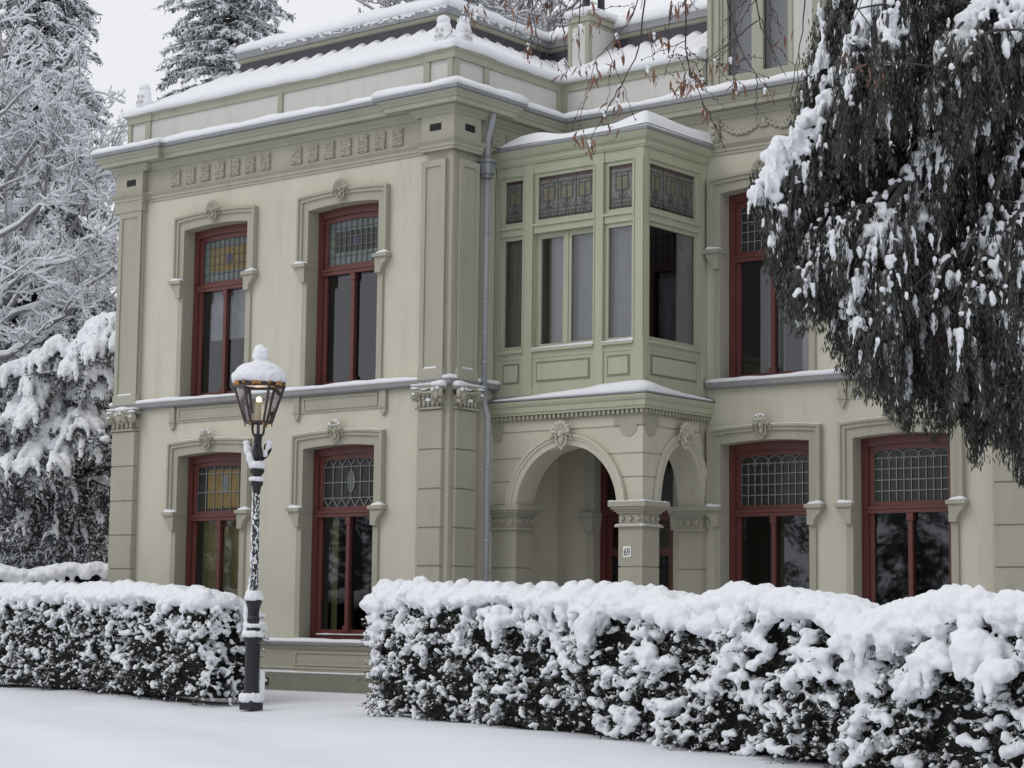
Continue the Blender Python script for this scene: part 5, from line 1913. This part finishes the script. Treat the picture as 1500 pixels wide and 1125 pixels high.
# snow-laden yew beside the house
def laden_shrub(name, label, base, boughs, seed, fill):
    global rng
    rng = np.random.default_rng(seed)
    org = (base[0], base[1], 0)
    root = thing(name, label, 'tree', org)
    tr, fo = MB(), MB()
    SP, SA = [], []
    top = max(b[1][2] for b in boughs)
    tr.tube([(base[0], base[1], -.1), (base[0]+.1, base[1], top*.4), (base[0], base[1]+.1, top*.9)], [.22, .16, .05], 8)
    for p0, p1, nf, fl, sr, sk in boughs:
        p0, p1 = np.array(p0), np.array(p1)
        d = p1-p0
        L = np.linalg.norm(d)
        t = np.linspace(0, 1, 10)
        pts = p0+d*t[:, None]
        pts[:, 2] += .28*L*np.sin(t*math.pi)*(1-.35*t)
        tr.tube(pts[::3], np.linspace(.05, .015, len(pts[::3])), 5, cap=False)
        fwd = unit(np.array([d[0], d[1], 0])+1e-6)
        side = perp(fwd)
        for _ in range(nf):
            tt = rng.uniform(.30, 1.0)
            b = np.array([np.interp(tt, t, pts[:, i]) for i in range(3)])
            fd = unit(fwd*rng.uniform(.2, .9)+side*rng.normal(0, .75)+[0, 0, .1])
            fl_ = fl*rng.uniform(.6, 1.2)
            k = 9
            u = np.linspace(0, 1, k)
            q = b+fd*(fl_*.62*np.sin(u*1.5))[:, None]+np.array([0, 0, -1])*(fl_*.85*u**1.7)[:, None]
            for j in range(k):
                m_ = 9
                dd = rng.normal(size=(m_, 3))*.6+fd*.3+[0, 0, -.6]
                fo.leaves(np.repeat(q[j:j+1], m_, 0)+rng.normal(size=(m_, 3))*.05-[0, 0, .05]+FW*.06, dd, rng.uniform(.06, .13, m_), rng.uniform(.02, .04, m_), m=np.where(rng.random(m_) < .3, 1, 0))
            if rng.random() < sk:
                r = sr*(1.15-.55*u)*rng.uniform(.75, 1.2, k)
                SP.append(q+[0, 0, sr*.5]); SA.append(np.stack([r, r, r*rng.uniform(.8, 1.3, k)], 1))
        if sk > .6:
            r = sr*1.25*rng.uniform(.7, 1.1, 10)
            SP.append(pts[3:]+[0, 0, sr*.4]); SA.append(np.stack([r, r, r*.75], 1)[3:])
    # shaded inner foliage
    for c, rad, n, ln in fill:
        v = unit(rng.normal(size=(n, 3)))*np.array(rad)*rng.uniform(.45, 1, (n, 1))**.5+np.array(c)
        fo.leaves(v, rng.normal(size=(n, 3))+[0, 0, -.7], rng.uniform(.6, 1.3, n)*ln, rng.uniform(.25, .45, n)*ln, m=np.where(rng.random(n) < .36, 1, 0))
        m_ = n//14
        v = unit(rng.normal(size=(m_, 3)))*np.array(rad)*rng.uniform(.75, 1, (m_, 1))+np.array(c)
        r = rng.uniform(.02, .055, m_)
        SP.append(v); SA.append(np.stack([r*1.2, r*1.2, r*.7], 1))
    tr.build('trunk', M['bark'], root, org=org, smooth=True)
    fo.build('foliage', [M['leaf_frost'], M['snow_tree']], root, org=org)
    sb = MB()
    snow_lumps(sb, SP, SA)
    o = sb.build('snow', M['snow_tree'], root, org=org, smooth=True)
    remeshed(o, .026, 1, .07, .09)
    return root
dS = 42.5
bs = at(95, 850, dS)
rr_ = np.random.default_rng(5)
boughs = []
def bough(x0, y0, x1, y1, near, nf, fl, sr, sk):
    boughs.append((at(x0, y0, dS), at(x1, y1, dS-near), nf, fl, sr, sk))
for k in range(24):      # heavy upper boughs
    x1 = 0+8*k+rr_.uniform(-8, 8)
    y1 = 575-.50*x1+rr_.uniform(-30, 70)
    bough(95, 570, x1, y1, rr_.uniform(.5, 1.9), 24, .44, .092, .95)
for k in range(22):      # left and middle tier
    x1 = -30+9*k+rr_.uniform(-8, 8)
    y1 = 655-.12*x1+rr_.uniform(-45, 45)
    bough(95, 650, x1, y1, rr_.uniform(.6, 2.1), 20, .42, .082, .92 if x1 < 110 else .65)
for k in range(12):
    bough(60, 700, -30+10*k+rr_.uniform(-8, 8), 690+rr_.uniform(-20, 45), rr_.uniform(.8, 2.2), 16, .42, .075, .9 if k < 6 else .5)
for k in range(24):      # dusky lower tier
    bough(95, 740, -20+9*k+rr_.uniform(-8, 8), 765+rr_.uniform(-60, 70), rr_.uniform(.3, 1.3), 16, .36, .045, .55)
cz_ = lambda x, y: at(x, y, dS+.7)
fill = [(cz_(90, 760), (1.7, 1.3, 1.6), 9000, .15), (cz_(100, 620), (1.5, 1.2, 1.2), 6000, .14), (cz_(125, 540), (1.0, .9, .9), 3000, .13), (cz_(20, 700), (1.4, 1.1, 1.4), 5000, .14), (cz_(150, 680), (.9, .9, 1.8), 4500, .14)]
laden_shrub('yew_tree', 'dense evergreen bowed under thick drooping snow clumps, below the bare tree and beside the villa', bs, boughs, 33, fill)

# ------------------------------------------------------------------ weeping conifer at the right
def weeping():
    global rng
    rng = np.random.default_rng(41)
    base = at(1720, 850, 21.5)
    org = (base[0], base[1], 0)
    root = thing('weeping_conifer', 'large dark weeping conifer with hanging sprays and snow lumps, hiding part of the upper windows', 'tree', org)
    tr, fo = MB(), MB()
    SP, SA = [], []
    tp = at(1700, -900, 21.5)
    tr.tube([(base[0], base[1], -.2), at(1716, 400, 21.5), at(1708, 0, 21.5), tp], [.42, .36, .30, .12], 12)
    XB = [1100, 1108, 1125, 1145, 1170, 1200, 1225, 1250, 1290, 1330, 1350, 1370, 1400, 1435, 1460, 1490, 1520, 1600]
    YBt = [290, 325, 378, 445, 480, 466, 505, 560, 590, 625, 600, 645, 615, 690, 640, 700, 720, 730]
    YL = [-400, 0, 60, 130, 150, 180, 220, 270, 330]
    XLf = [1230, 1196, 1192, 1198, 1186, 1162, 1133, 1113, 1106]
    ybot = lambda x: np.interp(x, XB, YBt)+17*np.sin(x*.19)+11*np.sin(x*.43+1)-10
    px2m = lambda d: d/FPX
    # limbs: px polylines with depth; big snow on the top side
    L = [([(1705, -160, 21.5), (1500, -120, 20.6), (1340, 40, 19.8), (1215, 150, 19.4), (1150, 225, 19.2), (1116, 290, 19.1)], .085, .125, .95),
         ([(1705, -260, 21.5), (1420, -200, 20.5), (1270, -90, 20.0), (1210, 50, 19.7), (1196, 130, 19.7)], .08, .07, .6),
         ([(1705, -220, 21.5), (1440, -150, 20.0), (1330, -50, 19.3), (1275, 5, 19.1), (1258, 70, 19.0)], .07, .105, .95),
         ([(1330, -50, 19.3), (1300, 10, 19.0), (1318, 70, 18.9)], .04, .10, .9),
         ([(1705, -100, 21.5), (1580, -70, 19.6), (1470, -10, 18.9), (1420, 30, 18.8), (1405, 60, 18.8)], .07, .105, .95),
         ([(1580, -70, 19.6), (1500, 0, 18.8), (1480, 50, 18.6)], .05, .10, .9),
         ([(1705, 0, 21.5), (1600, -10, 20.2), (1450, 130, 19.5), (1345, 240, 19.2), (1290, 320, 19.0), (1255, 400, 18.9), (1240, 470, 18.9)], .07, .095, .85),
         ([(1345, 240, 19.2), (1290, 290, 19.1), (1240, 320, 19.0), (1228, 360, 19.0)], .035, .09, .85),
         ([(1450, 130, 19.5), (1380, 280, 19.3), (1320, 350, 19.1), (1300, 400, 19.0), (1292, 460, 19.0)], .05, .11, .9),
         ([(1705, 60, 21.5), (1560, 90, 20.4), (1470, 240, 19.6), (1440, 340, 19.3), (1375, 395, 19.1)], .06, .06, .8),
         ([(1705, 160, 21.5), (1600, 230, 20.2), (1500, 300, 19.3), (1455, 350, 19.1), (1460, 420, 19.0), (1465, 480, 19.0)], .06, .08, .8),
         ([(1705, 130, 21.5), (1560, 180, 20.6), (1430, 260, 20.4), (1370, 310, 20.3), (1330, 320, 20.3)], .05, .045, .6),
         ([(1705, 30, 21.5), (1500, 60, 20.5), (1360, 130, 20.0), (1250, 190, 19.7), (1215, 260, 19.6), (1200, 330, 19.6)], .06, .07, .75),
         ([(1360, 130, 20.0), (1290, 170, 19.6), (1262, 220, 19.5), (1256, 275, 19.5)], .04, .06, .7),
         ([(1215, 150, 19.4), (1185, 200, 19.2), (1170, 260, 19.1), (1160, 330, 19.1)], .03, .065, .8),
         ([(1705, 220, 21.5), (1620, 300, 20.5), (1520, 400, 19.6), (1490, 500, 19.2), (1485, 590, 19.1)], .05, .075, .7),
         ([(1705, 200, 21.5), (1590, 330, 20.6), (1440, 470, 19.8), (1400, 540, 19.5)], .05, .05, .5)]
    allp = []
    def hang(p, ln, r, lw, k, snowk, wid=.028, mi=0):
        u = np.sort(r.uniform(0, 1, k))
        sw = r.normal(size=2)*.09
        wig = np.stack([sw[0]*u*ln+.025*np.sin(u*7+p[0]*9), sw[1]*u*ln+.025*np.cos(u*6+p[1]*9), -ln*u], 1)
        w = wid*(1-.55*u)+.008
        c = p+wig+r.normal(size=(k, 3))*w[:, None]*[1, 1, .5]
        dd = r.normal(size=(k, 3))*.24+[0, 0, -1]
        tip = (u > .75) & (r.random(k) < .16)
        fo.leaves(c, dd, r.uniform(.7, 1.5, k)*lw*1.5, r.uniform(.16, .30, k)*lw*1.5, m=np.where(r.random(k) < .02, 2, np.where(tip, 1, mi)))
        if r.random() < snowk:
            u0 = r.uniform(0, .3)
            uu = np.linspace(u0, u0+r.uniform(.12, .55), 20)
            pp = p+np.stack([sw[0]*uu*ln, sw[1]*uu*ln, -ln*uu], 1)-FW*.035+r.normal(size=(20, 3))*.006
            keep = r.random(20) < .95
            rw = r.uniform(.010, .030)*(1.1-.6*(uu-u0)/.55)*r.uniform(.6, 1.2, 20)
            SP.append(pp[keep]); SA.append(np.stack([rw, rw, rw*2.4], 1)[keep])
    rh = np.random.default_rng(99)
    L = [(np.array([at(*q) for q in pl_]), r_, sr_, sk_) for pl_, r_, sr_, sk_ in L]
    kids_ = []
    for pts, r_, sr_, sk_ in L:                      # side boughs arching out and down
        s_ = np.linspace(0, 1, len(pts))
        n_ = 4 if len(pts) > 4 else 2
        for t0 in np.linspace(.42, .92, n_):
            t0 = t0+rh.uniform(-.06, .06)
            p = np.array([np.interp(t0, s_, pts[:, i]) for i in range(3)])
            d = -RT*rh.uniform(-.25, .8)-FW*rh.uniform(.1, .7)+np.array([0, 0, rh.uniform(-.35, .2)])
            l = rh.uniform(.45, .95)
            e_ = p+d*l+np.array([0, 0, -.75*l])-CAM
            ex, ey = 750+FPX*(e_@RT)/(e_@FW), 562.5-FPX*(e_@UP)/(e_@FW)
            if ex < np.interp(ey, YL, XLf)+25 or ey > ybot(ex)-35:
                continue
            kids_.append((np.array([p+d*l*u+np.array([0, 0, -.75*l*u*u]) for u in np.linspace(0, 1, 5)]), .014, rh.uniform(.045, .075), .55 if ex < 1370 else .3))
    L = L+kids_
    for pl_, r, sr, sk in L:
        pts = pl_
        s = np.linspace(0, 1, len(pts))
        t = np.linspace(0, 1, 26)
        q = np.stack([np.interp(t, s, pts[:, i]) for i in range(3)], 1)
        q[1:-1] = (q[:-2]+2*q[1:-1]+q[2:])/4
        tr.tube(q, np.linspace(r, .014, 26), 7)
        allp.append(q)
        Ltot = np.sum(np.linalg.norm(np.diff(q, axis=0), axis=1))
        n = int(Ltot*30)
        tt = rng.uniform(.28 if Ltot > 1.3 else .12, 1, n)
        b = np.stack([np.interp(tt, t, q[:, i]) for i in range(3)], 1)
        clot = .5+.5*np.sin(tt*(Ltot*4.2)+sr*90)
        ok = (rng.random(n) < sk) & ((clot > .22) | (sk >= .95))
        rad = .95*sr*rng.uniform(.35, .75, n)*((.5+.6*clot) if sk < .95 else (.85+.25*clot))
        p = b+rng.normal(size=(n, 3))*sr*.35+np.array([0, 0, 1])*(rad*.45)[:, None]
        SP.append(p[ok]); SA.append(np.stack([rad, rad, rad*rng.uniform(.7, 1.2, n)], 1)[ok])
        # sprays hanging from this limb, clear of its snow
        for _ in range(int(Ltot*26)):
            ti = rh.uniform(.25, 1)
            b0 = np.array([np.interp(ti, t, q[:, i]) for i in range(3)])+rh.normal(size=3)*[.09, .09, .03]-[0, 0, .05]+FW*rh.uniform(.05, .22)
            v_ = b0-CAM
            xx, yy = 750+FPX*(v_@RT)/(v_@FW), 562.5-FPX*(v_@UP)/(v_@FW)
            lim = (ybot(xx)-yy+rh.uniform(-20, 5))*(v_@FW)/FPX
            ln = min(rh.uniform(.25, .85), max(.10, lim))
            hang(b0, ln, rh, .038, max(16, int(210*ln)), .30, mi=1 if rh.random() < .06 else 0)
        # snow sliding down the hanging sprays
        m_ = int(Ltot*7*sk)
        for _ in range(m_):
            ti = rng.uniform(.35, 1)
            b0 = np.array([np.interp(ti, t, q[:, i]) for i in range(3)])+rng.normal(size=3)*[.10, .10, .05]
            ln = rng.uniform(.08, .26)*(sr/.09)
            w0 = sr*rng.uniform(.16, .34)
            u = np.linspace(0, 1, 14)
            dr = rng.normal(size=2)*.22*ln
            pp = b0+np.stack([dr[0]*u, dr[1]*u, -ln*u], 1)-FW*.08
            rw = w0*(1-.65*u)*rng.uniform(.75, 1.15, 14)
            SP.append(pp); SA.append(np.stack([rw, rw, rw*1.5], 1))
    # hanging strands fill the crown
    def strands(n, d0, d1, leafn, lw, snowk, m_split, seed, lmax=1.25, marg=0):
        r = np.random.default_rng(seed)
        xs = r.uniform(1100, 1590, n*4)
        ys = r.uniform(-200, 690, n*4)
        ok = (xs > np.interp(ys, YL, XLf)+r.uniform(0, 14, n*4)+marg) & (ys < ybot(xs)-20-3*marg)
        xs, ys = xs[ok][:n], ys[ok][:n]
        for x, y in zip(xs, ys):
            dpt = r.uniform(d0, d1)
            p = at(x, y, dpt)
            ln = min(r.uniform(.35, lmax), max(.12, (ybot(x)-y-2*marg+r.uniform(-30, 6))*px2m(dpt)))
            hang(p, ln, r, lw, max(8, int(leafn*ln)), snowk, .030, 1 if r.random() < m_split else 0)
    strands(1350, 19.75, 20.8, 210, .040, .32, .06, 51)
    strands(950, 20.8, 22.3, 110, .075, .06, .2, 52, 1.4, 25)
    strands(700, 22.3, 23.4, 70, .15, .0, .1, 53, 1.6, 45)
    # inner bare twigs
    for _ in range(70):
        q = allp[rng.integers(len(allp))]
        i = rng.integers(4, 20)
        p = q[i]
        v_ = p-CAM
        if 750+FPX*(v_@RT)/(v_@FW) < 1290:
            continue
        d = unit(rng.normal(size=3)+[0, 0, -.2])
        l = rng.uniform(.3, .9)
        tw = [p+d*l*s+[0, 0, -.15*l*s*s] for s in np.linspace(0, 1, 6)]
        tr.tube(tw, np.linspace(.014, .004, 6), 4, cap=False)
    tr.build('trunk', M['bark'], root, org=org, smooth=True)
    fo.build('foliage', [M['leaf_cypress'], M['leaf_brown'], M['snow_tree']], root, org=org)
    sb = MB()
    snow_lumps(sb, SP, SA)
    o = sb.build('snow', M['snow_tree'], root, org=org, smooth=True)
    remeshed(o, .0155, 1, .045, .06)
weeping()

# ------------------------------------------------------------------ linden twigs hanging into the top of the view
def linden():
    global rng
    rng = np.random.default_rng(61)
    base = at(1990, 850, 9.6)
    org = (base[0], base[1], 0)
    root = thing('linden_tree', 'linden with thin bare twigs and clusters of dry brown leaves, hanging above the bay', 'tree', org)
    tr, tw, lf, sn_ = MB(), MB(), MB(), MB()
    tr.tube([(base[0], base[1], -.2), at(1985, 300, 9.6), at(1970, -150, 9.6), at(1950, -700, 9.6)], [.26, .22, .18, .10], 10)
    tr.tube([at(1972, -140, 9.6), at(1600, -260, 9.5), at(1250, -300, 9.5), at(950, -230, 9.4), at(700, -160, 9.4)], [.10, .07, .05, .03, .012], 8)
    tr.build('trunk', M['bark'], root, org=org, smooth=True)
    def cluster(p, n, s=1.0):
        for _ in range(n):
            d = unit(rng.normal(size=3)*.35+[0, 0, -1])
            l = rng.uniform(.040, .075)*s
            w_ = l*rng.uniform(.13, .24)
            side = perp(d+rng.normal(size=3)*.2)
            u = np.linspace(0, 1, 6)
            bend = rng.normal()*.35
            nn = np.cross(side, d)
            o = p+rng.normal(size=3)*.018*s
            cen = o+d*(u*l)[:, None]+nn*(bend*l*u*u)[:, None]
            ww = w_*np.sin(np.clip(u*.92+.06, 0, 1)*math.pi)
            cup = nn*(ww*.5)[:, None]
            v = np.concatenate([cen-side*ww[:, None]*.5+cup, cen, cen+side*ww[:, None]*.5+cup])
            lf.add(v, [(i, i+1, 7+i, 6+i) for i in range(5)]+[(6+i, 7+i, 13+i, 12+i) for i in range(5)])
            # fruit stalk with small nutlets
            if rng.random() < .5:
                q = o+d*l*.5
                e = q+unit(rng.normal(size=3)*.5+[0, 0, -1])*.035
                tw.tube([q, e], .0012, 3, cap=False)
                lf.blobs([e, e+rng.normal(size=3)*.008], [(.004,)*3, (.0035,)*3], tpl=ICO1)
            if rng.random() < .14:
                sn_.blobs([o+d*l*.12+[0, 0, .006], o+d*l*.3], [(.010*s, .010*s, .009*s), (.007*s, .007*s, .012*s)], tpl=ICO1)
    def twig(pts, ra, rb, lv=0, leafy=1.0):
        ra, rb = (ra*.75, rb*.8) if lv == 0 else (ra, rb)
        pts = np.array(pts)
        s = np.linspace(0, 1, len(pts)); t = np.linspace(0, 1, 12)
        q = np.stack([np.interp(t, s, pts[:, i]) for i in range(3)], 1)
        q[1:-1] = (q[:-2]+2*q[1:-1]+q[2:])/4+rng.normal(size=(10, 3))*.004
        tw.tube(q, np.linspace(ra, rb, 12), 5, cap=False)
        L = np.sum(np.linalg.norm(np.diff(q, axis=0), axis=1))
        if lv < 2:
            for _ in range(rng.poisson(3.2 if lv == 0 else 1.6)):
                i = rng.integers(2, 11)
                d = unit((q[min(i+1, 11)]-q[i-1])*1.0/np.linalg.norm(q[min(i+1, 11)]-q[i-1])*.7+rng.normal(size=3)*.55+[0, 0, -.25])
                l = rng.uniform(.12, .34)*(1 if lv == 0 else .55)
                pp = [q[i]+d*l*u+np.array([0, 0, -.12*l*u*u]) for u in np.linspace(0, 1, 4)]
                twig(pp, ra*.6, .0014, lv+1, leafy)
        if rng.random() < (.25 if lv == 0 else .2)*leafy:
            cluster(q[-1], rng.integers(2, 5))
        if rng.random() < .10*leafy:
            cluster(q[rng.integers(4, 11)], rng.integers(1, 4))
        for _ in range(2):          # buds
            i = rng.integers(3, 12)
            tw.blobs([q[i]], [(.004, .004, .006)], tpl=ICO1)
    A = lambda *l, d=9.5: [at(x, y, d+.25*math.sin(x*.05)) for x, y in l]
    twig(A((870, -220), (852, -60), (848, 40), (851, 95)), .005, .002)
    twig(A((960, -220), (944, -40), (942, 45), (925, 100), (908, 130), (903, 150)), .007, .002)
    twig(A((1030, -240), (1002, -40), (1004, 60), (1008, 96), (1020, 130), (1036, 165)), .007, .002)
    twig(A((1080, -240), (1058, -20), (1080, 60), (1102, 105), (1122, 126)), .006, .002, leafy=.4)
    twig(A((1120, -260), (1104, -30), (1110, 30), (1136, 80), (1152, 112)), .006, .002, leafy=.3)
    twig(A((1190, -270), (1178, -20), (1178, 40), (1168, 84), (1158, 140)), .006, .002, leafy=.3)
    twig(A((944, -20), (925, 30), (882, 76), (868, 95)), .004, .002)
    twig(A((1004, 60), (975, 72), (940, 88)), .0035, .0015)
    twig(A((1110, 30), (1080, 55), (1040, 82), (1010, 100)), .0045, .0015, leafy=.7)
    twig(A((1080, 60), (1060, 78), (1050, 100)), .003, .0015)
    twig(A((800, -190), (782, -40), (778, 20)), .005, .002)
    twig(A((720, -170), (702, -60), (700, 8)), .005, .002)
    twig(A((830, -200), (828, -40), (820, 40)), .005, .002)
    twig(A((1260, -280), (1236, -60), (1240, 60)), .006, .002, leafy=.2)
    twig(A((1290, -280), (1275, -40), (1277, 85)), .006, .002, leafy=.2)
    for x, y, n in ((850, 42, 4), (876, 28, 3), (872, 112, 3), (904, 58, 4), (897, 90, 3), (904, 132, 4), (985, 8, 5), (1012, 4, 5), (978, 62, 3), (990, 118, 5), (1034, 160, 4), (1072, 84, 4), (1046, 92, 3), (957, 98, 3), (780, 24, 3), (702, 12, 3), (822, 50, 2), (1238, 78, 3), (1272, 90, 3), (1286, 112, 3), (1022, 108, 3), (920, 8, 3), (862, 5, 3), (748, 8, 2), (806, 12, 3)):
        cluster(at(x, y, 9.5+.25*math.sin(x*.05)), n, 1.12)
    tw.build('twigs', M['twig'], root, org=org, smooth=True)
    lf.build('leaves', M['deadleaf'], root, org=org)
    sn_.build('snow', M['snow_tree'], root, org=org, smooth=True)
linden()

# ------------------------------------------------------------------ wood on the far side of the street (mirrored in the panes)
def far_wood():
    r = np.random.default_rng(71)
    mb = MB()
    for _ in range(90):                       # dark conifers, snow on the top of each bough
        x0 = r.uniform(-115, 60)
        y0 = -62-.04*x0+r.normal()*3
        h_ = r.uniform(8, 15)
        for q_ in range(46):
            z0 = h_*r.uniform(.05, 1)
            L_ = (h_-z0)*.28+.4
            az = r.uniform(0, 6.283)
            d_ = np.array([math.cos(az), math.sin(az), -.35])
            t_ = r.uniform(0, 1, 22)
            p = np.array([x0, y0, z0])+d_*(L_*t_)[:, None]+r.normal(size=(22, 3))*[.18, .18, .10]
            mb.leaves(p, d_+r.normal(size=(22, 3))*.4+[0, 0, -.4], r.uniform(.3, .7, 22), r.uniform(.10, .22, 22), m=0)
            p = p[:9]+[0, 0, .14]
            mb.leaves(p, d_+r.normal(size=(9, 3))*.25, r.uniform(.25, .6, 9), r.uniform(.10, .22, 9), m=1)
    for _ in range(70):
        x0 = r.uniform(-110, 60)
        h_ = r.uniform(9, 15)
        p0 = np.array([x0, -60-.04*x0+r.normal(), 0])
        mb.tube([p0, p0+[r.normal()*.3, 0, h_*.5], p0+[r.normal()*.6, 0, h_]], [.28, .2, .04], 6)
        for _ in range(12):
            a_ = p0+[0, 0, h_*r.uniform(.25, .95)]
            d_ = np.array([r.normal(), r.normal()*.5, r.uniform(0, .8)])*1.6
            mb.tube([a_, a_+d_*.5+[0, 0, .2], a_+d_], [.08, .06, .02], 4)
            mb.tube([a_+[0, 0, .08], a_+d_*.5+[0, 0, .28], a_+d_+[0, 0, .05]], [.07, .06, .03], 4, m=1)
    o = mb.build('wood', [M['leaf_yew'], M['snow_tree']])
    o['kind'] = 'stuff'
    o['label'] = 'far-off snowy wood across the street'
far_wood()
